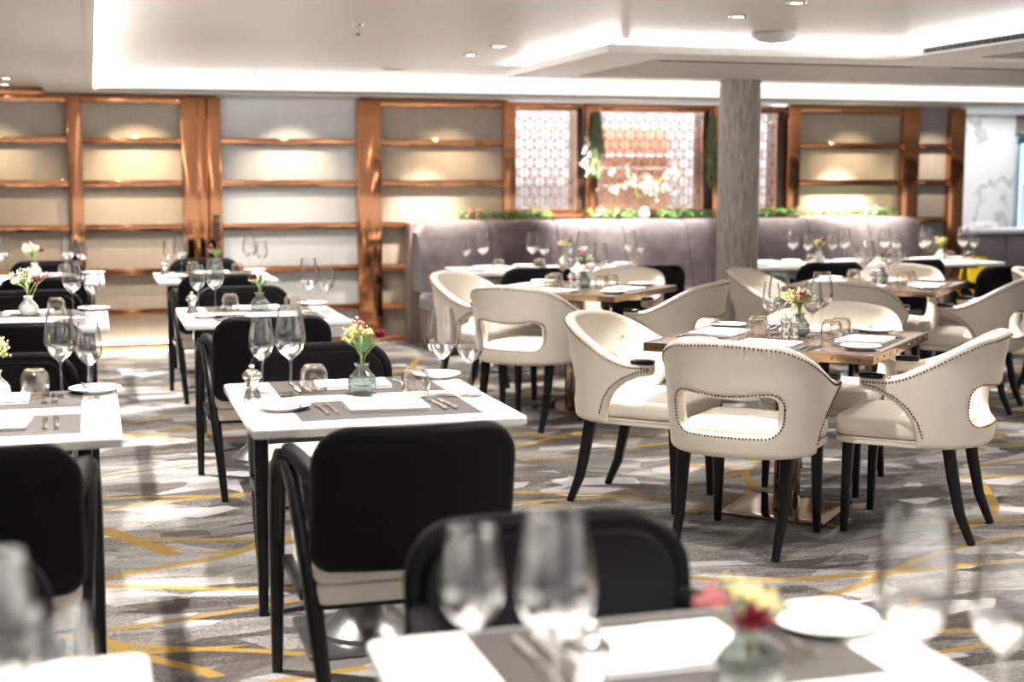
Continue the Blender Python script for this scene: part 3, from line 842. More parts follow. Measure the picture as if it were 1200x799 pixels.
    outv = [place(v.x, v.y, hh(d)) for v, d in zip(vv, ds)]; inv = [place(v.x, v.y, -hh(d)) for v, d in zip(vv, ds)]
    tr = []
    for f in tri:
        c = ((vv[f[0]].x+vv[f[1]].x+vv[f[2]].x)/3, (vv[f[0]].y+vv[f[1]].y+vv[f[2]].y)/3)
        if ok(c): tr.append(list(f))
    # weld on the boundary: use outer surface vertex for both
    n0 = len(vv); mapi = {}
    vs = outv[:]
    for i, d in enumerate(ds):
        if d < 1e-4: mapi[i] = i; vs[i] = place(vv[i].x, vv[i].y, 0)
        else: mapi[i] = len(vs); vs.append(inv[i])
    a0 = tr[0]; nrm = (vs[a0[1]]-vs[a0[0]]).cross(vs[a0[2]]-vs[a0[0]]); p, n = plan(vv[a0[0]].x)
    flip = nrm.dot(Vector((n.x, n.y, 0))) < 0
    fs = []
    for f in tr:
        fo = f[::-1] if flip else f
        fs.append(fo); fs.append([mapi[i] for i in fo][::-1])
    b = MB(); b.add(vs, fs); b.build('shell', M['cream'], t, ang=70)
    # nail heads
    def walk(poly, step, closed=False):
        res = []; carry = 0
        m_ = len(poly) if closed else len(poly)-1
        for i in range(m_):
            a = Vector(poly[i]); c = Vector(poly[(i+1) % len(poly)]); l = (c-a).length; u = carry
            while u < l: res.append(a.lerp(c, u/l)); u += step
            carry = u-l
        return res
    nb_ = MB()
    octv = [(1, 0, 0), (-1, 0, 0), (0, 1, 0), (0, -1, 0), (0, 0, 1), (0, 0, -1)]
    octf = [(0, 2, 4), (2, 1, 4), (1, 3, 4), (3, 0, 4), (2, 0, 5), (1, 2, 5), (3, 1, 5), (0, 3, 5)]
    def nail(q, d, rr=.0052):
        p = place(q.x, q.y, hh(d)+.0005); nb_.add([(p.x+x*rr, p.y+y*rr, p.z+z*rr) for x, y, z in octv], octf)
    d = .022
    inn = [q for q in offs(hb, d, so)][1:]
    inn = [tuple(q) for q in inn if q.y > .400 and q.x >= -.001 and ok(q) and dist(q) > d*.8]
    for sg in (1, -1):
        nb_ = MB()
        for q in walk(inn, .0125): nail(Vector((sg*q.x, q.y)), d)
        nb_.build('nailhead_trim', M['nail'], t)
    nb_ = MB()
    hol = [tuple(q) for q in offs(hole, .012, sh)]
    for q in walk(hol, .0125, True): nail(q, .012)
    nb_.build('nailhead_trim', M['nail'], t)
    # wooden arm tips
    for s in (-1, 1):
        b = MB(); pp = []
        for k in range(6):
            s_ = half-.004-k*.019; q = place(s*s_, ztop(s_), 0); pp.append((q.x, q.y, q.z+.002))
        b.tube(pp, [(.019, .009), (.023, .012), (.024, .012), (.024, .012), (.023, .011), (.020, .008)], 12, sq=3.5)
        b.build('arm_tip', M['black_wood'], t)
    # tufting buttons on the inner back
    b = MB()
    for s_ in (-.22, 0, .22):
        q = place(s_, .70, -th/2-.001); b.ico(q, .010, 1, (1, 1, 1))
    b.build('buttons', M['cream'], t)
    # seat
    o = []
    for s_, w in ((1, 0),):
        pass
    fr = rrect(.248, .255, (.07, .07, .2, .2), 7, 0, .02)
    b = MB(); b.cushion(fr, .085, .03, z0=.392, puff=.014); b.build('seat', M['cream_seat'], t)
    fr2 = rrect(.246, .253, (.07, .07, .2, .2), 7, 0, .02)
    b = MB(); b.cushion(fr2, .022, .004, z0=.368); b.tube([(x, y, .392) for x, y in fr2+fr2[:1]], .004, 6); b.build('seat_skirt', M['cream_seat'], t)
    # legs
    for s in (-1, 1):
        b = MB(); b.tube([(s*.205, -.175, .375), (s*.205, -.195, .26), (s*.203, -.225, .12), (s*.200, -.275, 0)], [(.024, .024), (.021, .023), (.018, .020), (.014, .015)], 10, sq=4, up=(0, 1, 0)); b.build('leg', M['black_wood'], t)
        b = MB(); b.tube([(s*.205, .215, .37), (s*.207, .220, .2), (s*.210, .225, 0)], [(.023, .023), (.019, .019), (.014, .014)], 10, sq=4, up=(0, 1, 0)); b.build('leg', M['black_wood'], t)
    return t
TUB = Proto(make_tub_chair)

def make_white_table(hx=.3875, hy=.445):
    t = thing('white_table', '', 'table')
    b = MB(); b.cushion(rrect(hx, hy, .018, 4), .028, .009, z0=.717); b.build('tabletop', M['white_top'], t)
    b = MB(); b.lathe([(.10, .700), (.10, .716), (.042, .66), (.036, .55), (.034, .36), (.040, .24), (.056, .15), (.085, .085), (.125, .045), (.15, .030), (.155, .018), (.0, .018)][::-1], 36); b.build('pedestal', M['cast'], t)
    b = MB(); b.cushion(rrect(.21, .20, .02, 4), .016, .004, z0=.001); b.build('base_plate', M['cast'], t)
    b = MB(); b.box((0, 0, .706), (.30, .50, .02), .003); b.build('top_bracket', M['dark'], t)
    return t
WTABLE = Proto(make_white_table)
BTABLE = Proto(lambda: make_white_table(.345, .34))
def make_square_table():
    t = thing('brass_edged_table', '', 'table'); h = .465
    b = MB(); b.cushion(rrect(h-.004, h-.004, .004, 2), .03, .002, z0=.715); b.build('tabletop', M['bronze_top'], t)
    for k in range(4):
        b = MB(); mx = Matrix.Rotation(k*pi/2, 4, 'Z')
        b.box((0, h, .7285), (2*h+.012, .012, .035), .0015); b.v = [mx @ v for v in b.v]; e = b.build('edge_strip', M['brass_edge'], t)
        b = MB()
        for j in range(9):
            b.ico((-h+.05+j*(2*h-.1)/8, h+.007, .7285), .0062, 1, (1, .6, 1))
        b.v = [mx @ v for v in b.v]; b.build('rivets', M['nail'], e)
    b = MB(); b.box((0, 0, .36), (.09, .09, .70), .004); b.build('pedestal', M['bronze_mirror'], t)
    b = MB(); b.cushion(rrect(.23, .23, .006, 2), .014, .002, z0=.001); b.build('base_plate', M['bronze_mirror'], t)
    b = MB(); b.box((0, 0, .705), (.5, .5, .02), .003); b.build('top_bracket', M['dark'], t)
    return t
STABLE = Proto(make_square_table)

# ------------------------------------------------------------------ tableware
def make_wineglass(H, rb, rr, stem, foot):
    t = .0011
    bh = H-stem
    out = [(.0, 0), (foot, 0), (foot, .0015), (foot*.55, .004), (.008, .010), (.0042, .022), (.0036, stem*.6), (.0042, stem*.88), (.007, stem*.97)]
    bowl = [(rb*.30, stem+bh*.025), (rb*.62, stem+bh*.10), (rb*.86, stem+bh*.20), (rb*.97, stem+bh*.30), (rb, stem+bh*.38), (rb*.985, stem+bh*.47), (rb*.94, stem+bh*.60), (rb*.87, stem+bh*.75), (rb*.80, stem+bh*.88), (rr, H)]
    inner = [(r-t, z+(t if i == 0 else .0)) for i, (r, z) in enumerate(bowl)][::-1]
    return out, bowl, inner
def make_glass(kind):
    def f():
        if kind == 'big': H, rb, rr, st, ft = .272, .0480, .0350, .115, .038
        else: H, rb, rr, st, ft = .236, .0405, .0310, .105, .036
        o, bo, inn = make_wineglass(H, rb, rr, st, ft)
        t = thing('wine_glass', '', 'wine glass')
        b = MB(); b.lathe(o[1:], 24, cap=True); b.build('stem', M['glass'], t)
        b = MB(); b.lathe([(.0, st*.97), (.007, st*.975)]+bo[:4], 32, cap=False, m=M['thick_glass']); b.lathe(bo[3:]+inn[:-3], 32, cap=False, m=M['glass'])
        b.lathe(inn[-4:]+[(0, st+.008)], 32, cap=False, m=M['thick_glass']); b.build('bowl', None, t)
        return t
    return f
GB = Proto(make_glass('big')); GS = Proto(make_glass('small'))
def make_tumbler():
    t = thing('tumbler', '', 'tumbler')
    b = MB(); b.lathe([(.041, 0), (.044, .03), (.0435, .055), (.039, .072), (.030, .082), (.018, .086), (0, .087)], 28, cap=False)
    b.lathe([(.041, 0), (.0395, 0), (.0425, .03), (.042, .054), (.037, .069), (.028, .076), (.012, .078), (0, .078)], 28, cap=False)
    b.build('tumbler_body', M['amber_glass'], t)
    b = MB(); b.tube([(.0405*cos(2*pi*i/28), .0405*sin(2*pi*i/28), .0015) for i in range(29)], .0016, 6); b.build('rim', M['amber_rim'], t); b = MB()
    b.tube([(.028*cos(2*pi*i/28), .028*sin(2*pi*i/28), .0835) for i in range(29)], .0014, 6); b.build('shoulder', M['amber_rim'], t)
    return t
TUM = Proto(make_tumbler)
def make_plate():
    b = MB(); b.lathe([(0, .003), (.048, .003), (.05, 0), (.054, .003), (.078, .013), (.081, .0155), (.079, .017), (.054, .0075), (0, .007)], 36)
    o = b.build('bread_plate', M['porcelain']); tag(o, '', 'plate'); return o
PLATE = Proto(make_plate)
def make_napkin():
    t = thing('folded_napkin', '', 'napkin')
    b = MB(); b.cushion(rrect(.118, .062, .006, 3), .006, .0028, z0=.0005); b.cushion(rrect(.116, .060, .006, 3), .005, .0024, z0=.0065); b.build('lower_fold', M['napkin'], t)
    b = MB(); b.cushion(rrect(.057, .061, .006, 3, .060, 0), .006, .0028, z0=.0115, puff=.002)
    b.cushion(rrect(.062, .061, .006, 3, -.055, 0), .009, .004, z0=.0115, puff=.004); b.build('upper_fold', M['napkin'], t)
    return t
NAP = Proto(make_napkin)
def make_mat():
    b = MB(); b.cushion(rrect(.262, .165, .004, 2), .0018, .0006, z0=.0002); o = b.build('placemat', M['placemat']); tag(o, '', 'placemat'); return o
MAT = Proto(make_mat)
def make_fork():
    t = thing('fork', '', 'fork')
    b = MB(); b.tube([(0, -.10, .003), (0, -.06, .004), (0, 0, .006), (0, .03, .007), (0, .045, .006)], [(.0055, .0015), (.0045, .0016), (.0028, .0018), (.004, .0016), (.010, .0012)], 8); b.build('handle', M['silver'], t)
    b = MB()
    for k in (-1.5, -.5, .5, 1.5): b.tube([(k*.0052, .043, .006), (k*.0055, .07, .0045), (k*.0055, .092, .008)], [(.0019, .0011), (.0016, .001), (.0007, .0007)], 6)
    b.build('tines', M['silver'], t); return t
FORK = Proto(make_fork)
def make_knife():
    t = thing('knife', '', 'knife')
    b = MB(); b.tube([(0, -.105, .0045), (0, -.09, .0055), (0, -.04, .0055), (0, -.005, .005)], [(.004, .003), (.0075, .0042), (.0065, .004), (.004, .003)], 10); b.build('handle', M['silver'], t)
    b = MB(); b.tube([(0, -.006, .005), (.001, .03, .0035), (.001, .08, .003), (-.003, .105, .0025)], [(.004, .002), (.0085, .0009), (.009, .0008), (.002, .0006)], 8); b.build('blade', M['silver'], t); return t
KNIFE = Proto(make_knife)
def make_spreader():
    b = MB(); b.tube([(0, -.075, .0), (0, -.06, .0008), (0, -.01, .0008), (0, 0, .0006), (.001, .03, .0), (0, .068, .0)], [(.004, .0025), (.006, .0035), (.004, .003), (.003, .002), (.0075, .0009), (.003, .0007)], 10)
    o = b.build('butter_knife', M['silver']); tag(o, '', 'butter knife'); return o
SPR = Proto(make_spreader)
def make_mill():
    t = thing('salt_mill', '', 'mill')
    b = MB(); b.lathe([(0, 0), (.027, 0), (.028, .012), (.024, .022), (.018, .040), (.019, .055), (.0235, .064), (.0235, .066), (0, .066)], 24); b.build('body', M['silver'], t)
    b = MB(); b.lathe([(.0, .066), (.020, .066), (.030, .071), (.031, .078), (.026, .088), (.016, .095), (.007, .097), (.006, .100), (0, .100)], 24); b.build('cap', M['silver'], t)
    b = MB(); b.ico((0, 0, .106), .0095, 2, (1, 1, .75)); b.build('knob', M['silver'], t); return t
MILL = Proto(make_mill)

ZT = .745
def rot(x, y, a): return x*cos(a)-y*sin(a), x*sin(a)+y*cos(a)
def setting(c, a, tn, person, rich=True, plate=(-.265, .315), matz=True, mx=.02, my=-.19, ny=-.18, nsc=1.5, plate_knife=True):
    """one place at a table; a = facing direction offset, local -y is the diner's edge; offsets are from the table centre"""
    def at(x, y, z=0): 
        u, v = rot(x, y, a); return (c[0]+u, c[1]+v, ZT+z)
    zz = 0
    if matz == 2:
        o = MAT.put(at(.0, -.335), a, 'narrow dark woven placemat at the %s of %s' % (person, tn), 'woven placemats'); o.scale = (.82, .60, 1); zz = .002
    elif matz:
        MAT.put(at(mx, my), a, 'dark woven placemat at the %s of %s' % (person, tn), 'woven placemats'); zz = .002
    o = NAP.put(at(mx+.01, ny, zz), a+random.uniform(-.08, .08), 'folded white napkin at the %s of %s' % (person, tn), 'folded white napkins'); o.scale = (1, nsc, .62)
    n = 2 if rich else 1
    for k in range(n):
        FORK.put(at(mx-.150-.030*k, ny+.015-.012*k, zz), a+.04, '%ssilver fork by the napkin at the %s of %s' % (('inner ', 'outer ')[k] if rich else '', person, tn), 'silver forks')
        KNIFE.put(at(mx+.165+.030*k, ny, zz), a+.03, '%ssilver knife by the napkin at the %s of %s' % (('inner ', 'outer ')[k] if rich else '', person, tn), 'silver knives')
    PLATE.put(at(plate[0], plate[1], .0005), 0, 'small white bread plate at the %s of %s' % (person, tn), 'white bread plates')
    if rich and plate_knife: SPR.put(at(plate[0]+.03, plate[1]+.0, .0205), a+.15, 'butter knife on the bread plate at the %s of %s' % (person, tn), 'butter knives')
def glasses(items, tn):
    for kind, x, y, where in items:
        P_ = GB if kind == 'b' else GS
        P_.put((x, y, ZT), random.uniform(0, 6), '%s empty wine glass at the %s of %s' % ('tall' if kind == 'b' else 'smaller', where, tn), 'empty wine glasses')
def tumblers(items, tn):
    for x, y, where in items:
        TUM.put((x, y, ZT+.0022), 0, 'upturned squat tumbler at the %s of %s' % (where, tn), 'upturned tumblers')

def rect_table(cx, cy, tn, rich, near=True, far=True, jit=0):
    WTABLE.put((cx, cy, 0), 0, tn[0].upper()+tn[1:] if False else tn, 'white rectangular tables')
    if near: setting((cx, cy), 0, short(tn), 'near place', rich, plate=(-.265, -.13))
    if far: setting((cx, cy+.0), pi, short(tn), 'far place', rich, plate=(-.29, -.31) if cy < 2 else (-.320, -.385), mx=-.02, my=-.265, ny=-.27, nsc=1.35)
SH = {}
def short(tn): return SH.get(tn, tn)
A_ = 'white rectangular table with a crimson and yellow posy, in sharp focus mid-photo'; SH[A_] = 'the central white table'
B_ = 'second white table, directly behind the sharp one with the crimson posy'; SH[B_] = 'the second white table'
C_ = 'white rectangular table farthest back, before the double copper post'; SH[C_] = 'the far white table'
L1_ = 'white rectangular table cut by the left edge, nearest in its column'; SH[L1_] = 'the nearest left-edge table'
L2_ = 'white rectangular table cut by the left edge, with pink posy'; SH[L2_] = 'the pink-posy table'
L3_ = 'white rectangular table at the left edge, farthest back by the copper wall'; SH[L3_] = 'the farthest left-edge table'
F_ = 'blurred white rectangular table at the bottom with dark placemats'; SH[F_] = 'the blurred bottom-centre table'
L0_ = 'blurred white rectangular table in the bottom left corner'; SH[L0_] = 'the bottom-left corner table'
XA, XL = .777, -.333
rows = {'F': (.748, 1.535), 'A': (XA, 4.212), 'B': (XA, 7.03), 'C': (XA, 9.82), 'L0': (XL, 1.572), 'L1': (XL, 4.20), 'L2': (XL, 7.06), 'L3': (XL, 9.85)}
for k, nm, rich, near, far in (('A', A_, 1, 1, 1), ('B', B_, 1, 1, 1), ('C', C_, 0, 1, 1), ('L1', L1_, 1, 1, 1), ('L2', L2_, 1, 1, 1), ('L3', L3_, 0, 1, 1), ('F', F_, 1, 0, 1), ('L0', L0_, 0, 0, 1)):
    rect_table(*rows[k], nm, rich, near, far)
def std_glasses(k, nm, left=True, right=True, dy=0):
    cx, cy = rows[k]; tn = short(nm); it = []
    if left: it += [('b', cx-.205, cy+.14+dy, 'left end'), ('s', cx-.285, cy+.215+dy, 'left end')]
    if right: it += [('b', cx+.246, cy+.01+dy, 'right end'), ('s', cx+.326, cy-.035+dy, 'right end')]
    glasses(it, tn)
    tm = []
    if left: tm.append((cx-.128, cy+.178, 'left end'))
    if right: tm.append((cx+.162, cy+.008, 'right end'))
    tumblers(tm, tn)
std_glasses('A', A_); std_glasses('B', B_); std_glasses('C', C_)
glasses([('b', -.111, 4.50, 'right end'), ('s', -.027, 4.45, 'right end')], short(L1_)); tumblers([(-.19, 4.53, 'right end')], short(L1_))
glasses([('b', -.111, 7.17, 'right end'), ('s', -.018, 7.15, 'right end')], short(L2_)); tumblers([(-.19, 7.22, 'right end')], short(L2_))
glasses([('b', -.175, 10.1, 'right end'), ('s', -.09, 10.15, 'right end'), ('b', -.60, 10.1, 'left end')], short(L3_)); tumblers([(-.20, 9.98, 'right end')], short(L3_))
glasses([('b', .522, 1.575, 'left end'), ('s', .445, 1.68, 'left end'), ('b', .945, 1.46, 'right end'), ('s', 1.045, 1.42, 'right end')], short(F_))
glasses([('b', -.118, 1.575, 'right end'), ('s', -.050, 1.47, 'right end')], short(L0_))
for k, nm, dx, dy in (('A', A_, -.334, .05), ('B', B_, -.325, .06), ('C', C_, -.325, .06), ('F', F_, -.158, .105)):
    cx, cy = rows[k]; MILL.put((cx+dx, cy+dy, ZT+.0003), 0, 'silver salt mill on '+short(nm), 'silver salt and pepper mills')
for k, nm, dx, dy, white in (('A', A_, .01, .09, 0), ('B', B_, .01, .09, 0), ('C', C_, .03, .12, 0), ('L1', L1_, .03, .25, 1), ('L2', L2_, .015, .16, 1), ('L3', L3_, -.06, .16, 1), ('F', F_, .05, .08, 0)):
    cx, cy = rows[k]; vase(cx+dx, cy+dy, ZT, '%s bud vase on %s' % ('small white' if white else 'small round ribbed grey glass', short(nm)), white)
cx, cy = rows['A']; bouquet(cx+.01, cy+.09, ZT+.03, 'posy of yellow sprays, crimson bloom and green leaves on '+short(A_), 11, 1, 'yellow', (-.15, 0), .13, pink=(-.01, .0, .125), leaves=9, nspray=11, rose=(.055, -.01, .085))
cx, cy = rows['B']; bouquet(cx+.01, cy+.09, ZT+.03, 'posy with upright green tulip leaves and yellow buds on '+short(B_), 12, 1, 'cream', (0, 0), .10, leaves=12, nspray=6, rose=(-.03, -.02, .075))
cx, cy = rows['C']; bouquet(cx+.03, cy+.12, ZT+.03, 'dark posy with green leaves on '+short(C_), 13, 1, 'cream', (0, 0), .11, leaves=10, nspray=3, rose=(-.04, -.02, .085))
cx, cy = rows['L1']; bouquet(cx+.03, cy+.25, ZT+.03, 'pale yellow spray of blossoms at the left edge on '+short(L1_), 14, 0, 'yellow', (.2, 0), .11, leaves=4, nspray=16)
cx, cy = rows['L2']; bouquet(cx+.015, cy+.16, ZT+.03, 'posy of cream, crimson and pink blooms on '+short(L2_), 15, 1, 'cream', (-.2, 0), .13, pink=(.085, 0, .10), leaves=4, nspray=13, rose=(.035, -.03, .07))
cx, cy = rows['L3']; bouquet(cx-.06, cy+.16, ZT+.03, 'cream posy with one red bloom on '+short(L3_), 16, 1, 'cream', (-.2, 0), .13, leaves=5, nspray=13, rose=(.05, -.03, .08))
cx, cy = rows['F']; bouquet(cx+.048, cy+.08, ZT-.008, 'blurred posy with large crimson bloom on '+short(F_), 17, 1, 'yellow', (.5, 0), .10, pink=(-.05, 0, .08), leaves=4, nspray=6, rose=(-.005, -.03, .045))

# black chairs round the white tables
G = 'black chairs with cream seats'
def bchair(x, y, a, label): CHAIR.put((x, y, 0), a, label, G)
bchair(.752, 3.665, 0, 'black-backed chair with cream seat seen from behind, at the near side of the central table')
bchair(.775, 4.80, pi, 'black chair facing the camera at the far side of the central crimson-posy table')
bchair(.74, 6.485, 0, 'black-backed chair seen from behind, at the near side of the second white table')
bchair(.78, 7.63, pi, 'black chair facing the camera at the far side of the second white table')
bchair(.75, 9.26, 0, 'black-backed chair seen from behind, at the near side of the far white table')
bchair(.78, 10.42, pi, 'black chair facing the camera by the double copper post')
bchair(.742, 2.06, pi-.06, 'blurred black chair facing the camera behind the bottom-centre table')
bchair(-.305, 3.655, 0, 'black-backed chair seen from behind, large at the left edge')
bchair(-.33, 4.80, pi, 'black chair facing the camera beyond the nearest left-edge table')
bchair(-.31, 6.50, 0, 'black-backed chair seen from behind, at the near side of the pink-posy table')
bchair(-.33, 7.66, pi, 'black chair facing the camera beyond the pink-posy table')
bchair(-.31, 9.30, 0, 'black-backed chair seen from behind, at the farthest left-edge table')
bchair(-.33, 10.44, pi, 'black chair facing the camera by the copper wall at the left edge')
bchair(-.345, 2.10, pi, 'blurred black chair facing the camera in the bottom left corner')

# square tables and tub chairs
squares = [('S1', (2.81, 5.34), 'the nearest brass-edged table'), ('S2', (2.82, 8.13), 'the middle brass-edged table'), ('S3', (4.75, 7.90), 'the right brass-edged table')]
TL = {'S1': 'square brass-edged table ringed by four cream tub chairs, nearest of three', 'S2': 'square brass-edged table before the left part of the banquette', 'S3': 'square brass-edged table at right, in front of the column'}
q4 = pi/4
cr_, cf_ = (.959, -.284), (.284, .959)
for key, (cx, cy), tn in squares:
    STABLE.put((cx, cy, 0), q4, TL[key], 'square brass-edged tables')
    for k, (ang, nm) in enumerate(((-q4, 'near left side'), (-3*q4, 'far left side'), (q4, 'near right side'), (3*q4, 'far right side'))):
        setting((cx, cy), ang, tn, nm, key == 'S1', plate=(-.27, -.37), matz=2 if key == 'S1' else 0, mx=.0, my=-.335, ny=-.315, nsc=1.55)
    def rel(a, d): return (cx+a*cr_[0]+d*cf_[0], cy+a*cr_[1]+d*cf_[1])
    sc = 1
    its = []
    for kd, a, d, w in (('s', -.085, -.01, 'left of the vase, front'), ('b', -.03, .11, 'left of the vase, back'), ('s', .085, -.03, 'right of the vase, front'), ('b', .15, .10, 'right of the vase, back')):
        x, y = rel(a, d); P_ = GB if kd == 'b' else GS
        P_.put((x, y, ZT), 0, '%s empty wine glass %s, on %s' % ('tall' if kd == 'b' else 'smaller', w, tn), 'empty wine glasses')
    for a, d, w in ((-.155, -.05, 'outer left'), (-.125, .07, 'inner left'), (.15, -.10, 'inner right'), (.215, .02, 'outer right')):
        x, y = rel(a, d); TUM.put((x, y, ZT+.0003), 0, 'upturned squat tumbler, %s, on %s' % (w, tn), 'upturned tumblers')
    for a, d, w in ((-.035, -.05, 'left'), (.005, -.055, 'right')):
        x, y = rel(a, d); o = MILL.put((x, y, ZT+.0003), 0, '%s one of the silver mill pair on %s' % (w, tn), 'silver salt and pepper mills'); o.scale = (.72, .72, .95)
    x, y = rel(.045, .04); vase(x, y, ZT, 'small round ribbed glass vase on '+tn)
    if key == 'S1': bouquet(x, y, ZT+.03, 'rounded yellow and pink posy on '+tn, 21, 0, 'yellow', (.15, 0), .078, pink=(-.012, -.03, .075), leaves=7, nspray=30).scale = (1.45, 1.45, 1.15)
    elif key == 'S2': bouquet(x, y, ZT+.03, 'posy with red blooms and a tall green leaf on '+tn, 22, 1, 'cream', (0, 0), .10, pink=(-.01, 0, .12), leaves=7, nspray=3, rose=(.0, -.02, .05))
    else: bouquet(x, y, ZT+.03, 'dark plum posy with leaves on '+tn, 23, 1, 'cream', (0, 0), .08, leaves=6, nspray=4, rose=(.04, -.02, .08))
GT = 'cream leather tub armchairs'
def tub(key, dx, dy, ang, label):
    c = dict((k, v) for k, v, _ in squares)[key]; TUB.put((c[0]+dx, c[1]+dy, 0), ang, label, GT)
tub('S1', -.37, -.39, -q4, 'cream tub chair seen squarely from behind with cut-out back, nearest of all')
tub('S1', -.50, .37, -3*q4, 'cream tub chair left of the nearest brass-edged table, facing right')
tub('S1', .36, -.40, q4, 'cream tub chair right of the nearest brass-edged table, seen from its side')
tub('S1', .42, .44, 3*q4, 'cream tub chair facing the camera beyond the nearest brass-edged table')
tub('S2', -.42, -.43, -q4, 'cream tub chair with cut-out back seen from behind, left of centre')
tub('S2', -.46, .38, -3*q4, 'cream tub chair at the left end of the middle brass-edged table')
tub('S2', .43, -.42, q4, 'cream tub chair seen from its side, right of the middle brass-edged table')
tub('S2', .40, .45, 3*q4, 'cream tub chair facing the camera beyond the middle brass-edged table')
tub('S3', -.42, -.43, -q4, 'cream tub chair seen from behind at the near left of the table before the column')
tub('S3', -.46, .38, -3*q4, 'cream tub chair just in front of the grey column')
tub('S3', .43, -.42, q4, 'cream tub chair seen from its side at the right, dark legs splayed')
tub('S3', .40, .45, 3*q4, 'cream tub chair facing the camera beyond the right brass-edged table')
TUB.put((6.13, 7.82, 0), -3*q4, 'cream tub chair cut by the right edge of the photo', GT)

# banquette tables, their glasses and chairs
YB = 9.95
bt = [(2.86, 'first banquette table'), (3.66, 'second banquette table'), (5.10, 'banquette table by the column'), (5.90, 'fourth banquette table'), (6.60, 'last banquette table')]
for i, (x, nm) in enumerate(bt):
    BTABLE.put((x, YB, 0), 0, 'white '+nm+' counted from the left end', 'white tables along the banquette'); tn = 'the '+nm
    for a, w in ((0, 'chair side'), (pi, 'banquette side')):
        c = (x, YB)
        def at(px, py, z=0): u, v = rot(px, py, a); return (c[0]+u, c[1]+v, ZT+z)
        NAP.put(at(.02, -.20), a, 'folded white napkin on the %s of %s' % (w, tn), 'folded white napkins')
        PLATE.put(at(-.235, -.20, .0005), 0, 'small white bread plate on the %s of %s' % (w, tn), 'white bread plates')
for kd, x, y, w in (('s', 2.59, 9.93, 'left end of the first banquette table'), ('b', 2.719, 9.93, 'left end of the first banquette table'), ('b', 3.09, 9.90, 'right end of the first banquette table'), ('s', 3.18, 9.90, 'right end of the first banquette table'),
                    ('s', 3.375, 9.93, 'left end of the second banquette table'), ('b', 3.489, 9.93, 'left end of the second banquette table'), ('b', 3.855, 9.90, 'right end of the second banquette table'), ('s', 3.955, 9.90, 'right end of the second banquette table'),
                    ('b', 5.23, 9.93, 'right end of the table right of the column'), ('s', 5.36, 9.93, 'right end of the table right of the column'),
                    ('s', 5.60, 9.98, 'left end of the fourth banquette table'), ('b', 5.68, 9.93, 'left end of the fourth banquette table'), ('b', 6.04, 9.93, 'right end of the fourth banquette table'), ('s', 6.15, 9.93, 'right end of the fourth banquette table'),
                    ('s', 6.42, 9.98, 'left end of the last banquette table'), ('b', 6.50, 10.06, 'left end of the last banquette table'), ('b', 6.74, 9.90, 'right end of the last banquette table'), ('s', 6.86, 9.92, 'right end of the last banquette table')):
    (GB if kd == 'b' else GS).put((x, y, ZT), 0, '%s empty wine glass at the %s' % ('tall' if kd == 'b' else 'smaller', w), 'empty wine glasses')
for x, y, w in ((2.80, 9.80, 'left end of the first banquette table'), (3.10, 9.76, 'right end of the first banquette table'), (3.83, 9.74, 'right end of the second banquette table'), (5.30, 9.76, 'right end of the table right of the column'), (5.72, 9.76, 'left end of the fourth banquette table'), (6.07, 9.76, 'right end of the fourth banquette table'), (6.55, 9.80, 'left end of the last banquette table'), (6.70, 9.76, 'right end of the last banquette table')):
    TUM.put((x, y, ZT+.0003), 0, 'upturned squat tumbler at the '+w, 'upturned tumblers')
for x, y, lb, sd, vz in ((3.33, 10.12, 'between the first two banquette tables', 31, 3.30), (5.40, 9.82, 'right of the column', 32, 5.38), (6.26, 9.90, 'near the right end of the banquette', 33, 6.2)):
    xx = x
    if sd == 31: xx = 3.42
    if sd == 33: xx = 6.51; y = 9.86
    vase(xx, y, ZT, 'small white bud vase on the banquette tables, '+lb, True)
    bouquet(xx, y, ZT+.03, 'small posy on the banquette tables, '+lb, sd, sd != 33, 'yellow', (0, 0), .10, leaves=6, nspray=10, rose=(.02, -.03, .085))
bchair(2.87, 9.33, 0, 'black chair pushed up to the first banquette table from the left')
bchair(3.68, 9.33, 0, 'black chair pushed up to the second banquette table from the left')
bchair(5.07, 9.33, 0, 'black chair at the banquette table right of the column')
bchair(5.82, 9.43, 0, 'black chair at the fourth banquette table, behind a cream chair')
bchair(6.06, 8.64, .05, 'black chair at the right, beside the yellow floor sign')

# yellow folding floor sign
t = thing('floor_sign', 'yellow folding floor sign behind the black chair at the right', 'floor sign', (7.20, 10.38, 0), .15)
for s, nm in ((1, 'front_leaf'), (-1, 'rear_leaf')):
    b = MB(); o = [(-.15, 0), (.15, 0), (.12, .70), (.09, .74), (-.09, .74), (-.12, .70)]
    vs = []; n = len(o)
    for dz in (0, .012):
        for x, z in o: vs.append((x, -s*(.16-.20*z)-dz*s, z))
    fs = [list(range(n)), [n+i for i in range(n)][::-1]]+[[i, n+i, n+(i+1) % n, (i+1) % n] for i in range(n)]
    b.add(vs, fs); b.build(nm, M['yellow_plastic'], t)

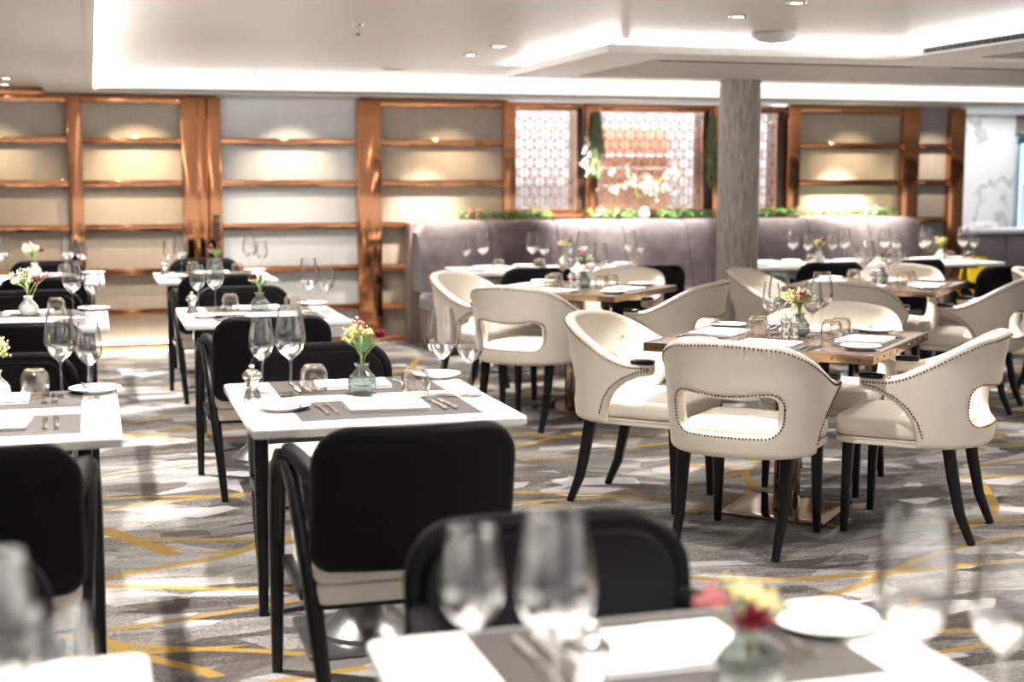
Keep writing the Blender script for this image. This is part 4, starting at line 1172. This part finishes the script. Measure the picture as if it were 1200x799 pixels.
# ------------------------------------------------------------------ light
def area(name, loc, rot_, sx, sy, e, col=(1, .96, .9)):
    l = bpy.data.lights.new(name, 'AREA'); l.shape = 'RECTANGLE'; l.size = sx; l.size_y = sy; l.energy = e; l.color = col
    o = bpy.data.objects.new(name, l); COL.objects.link(o); o.location = loc; o.rotation_euler = rot_; return o
def spot(name, loc, tgt, e, ang, blend=.25, rad=.03, col=(1, .95, .88)):
    l = bpy.data.lights.new(name, 'SPOT'); l.energy = e; l.spot_size = radians(ang); l.spot_blend = blend; l.shadow_soft_size = rad; l.color = col
    o = bpy.data.objects.new(name, l); COL.objects.link(o); o.location = loc
    o.rotation_euler = (Vector(tgt)-Vector(loc)).to_track_quat('-Z', 'Y').to_euler(); return o
LK = 1.5
for k, (x, y) in rows.items():
    spot('table_spot', (x+.05, y+.15, 2.18 if x > 0 else 2.07), (x+.02, y, .745), 120*LK*(1.35 if k in ('L1', 'L2', 'L3') else 1), 62, .22)
for _, (x, y), _n in squares: spot('table_spot', (x-.1, y+.1, 2.10 if y > 7.6 else 2.18), (x, y, .745), 115*LK, 66, .25)
for x, _ in bt: spot('bench_spot', (x, YB+.1, 2.18), (x, YB, .745), 85*LK, 60, .3)
for x, e in ((2.75, 1.4), (4.15, 3.0), (4.8, 1.6), (6.75, 2.6), (5.9, .8)): spot('ledge_spot', (x, 11.53, 2.07), (x, 11.72, 1.0), 110*LK*e, 62, .9, col=(1, .93, .82))  # middle entry is an added lamp, brightening the white orchid spray
for x in (-.75, .36, .36, 1.6, 2.95, 6.88, 7.75): spot('wall_washer', (x, 11.52, 2.07), (x, 12.1, .7), 23*LK, 90, 1, .02, (1, .80, .56))
for k, (x, y) in enumerate(((1.95, 2.6), (2.0, 4.2), (1.75, 6.3), (1.7, 8.3), (4.3, 5.0), (4.4, 3.4), (.2, 5.7), (.2, 8.5), (6.0, 8.3), (1.4, 11.0), (.1, 11.0))): spot('aisle_spot', (x, y, 2.08 if x > 4 or y > 11 else 2.18), (x, y, 0), 42*LK, 110, .6)  # last entry is an added lamp, brightening the lower wall panels
# coves
area('cove_left', (.005, 5.5, ZS+.05), (0, radians(-120), 0), .05, 12, 18*LK, (1, .98, .96))
area('cove_back', (5.5, 11.465, ZS+.05), (radians(-120), 0, 0), 11, .05, 14*LK, (1, .98, .96))
area('cove_island_front', (6.3, 7.72, 2.178), (radians(-125), 0, 0), 6.6, .03, 13*LK, (1, .98, .96))
area('cove_island_left', (2.93, 8.66, 2.178), (0, radians(125), 0), .03, 1.9, 12*LK, (1, .98, .96))
area('cove_wing', (4.75, 5.0, 2.178), (0, radians(125), 0), .03, 5.2, 24*LK, (1, .98, .96))
area('corridor_light', (4.9, 12.5, 2.15), (0, 0, 0), 3.0, .5, 18*LK, (.96, .97, 1))
area('foot_light', (-.2, YW-.06, .09), (radians(-30), 0, 0), 2.0, .03, 9*LK, (1, .96, .85))
area('lobby_light', (9.6, 13.2, 2.10), (0, 0, 0), 1.6, 1.2, 11*LK, (1, .99, .98))
w = bpy.data.worlds.new('room_glow'); S.world = w; w.use_nodes = True
w.node_tree.nodes['Background'].inputs[0].default_value = (1, .965, .93, 1); w.node_tree.nodes['Background'].inputs[1].default_value = .65

S.view_settings.view_transform = 'Standard'; S.view_settings.look = 'None'; S.view_settings.gamma = 1; S.view_settings.use_curve_mapping = False
S.view_settings.exposure = 0.85
S.cycles.transparent_max_bounces = 40; S.cycles.max_bounces = 8; S.cycles.sample_clamp_indirect = 6
S.cycles.caustics_refractive = False; S.cycles.caustics_reflective = False
S.cycles.use_denoising = True
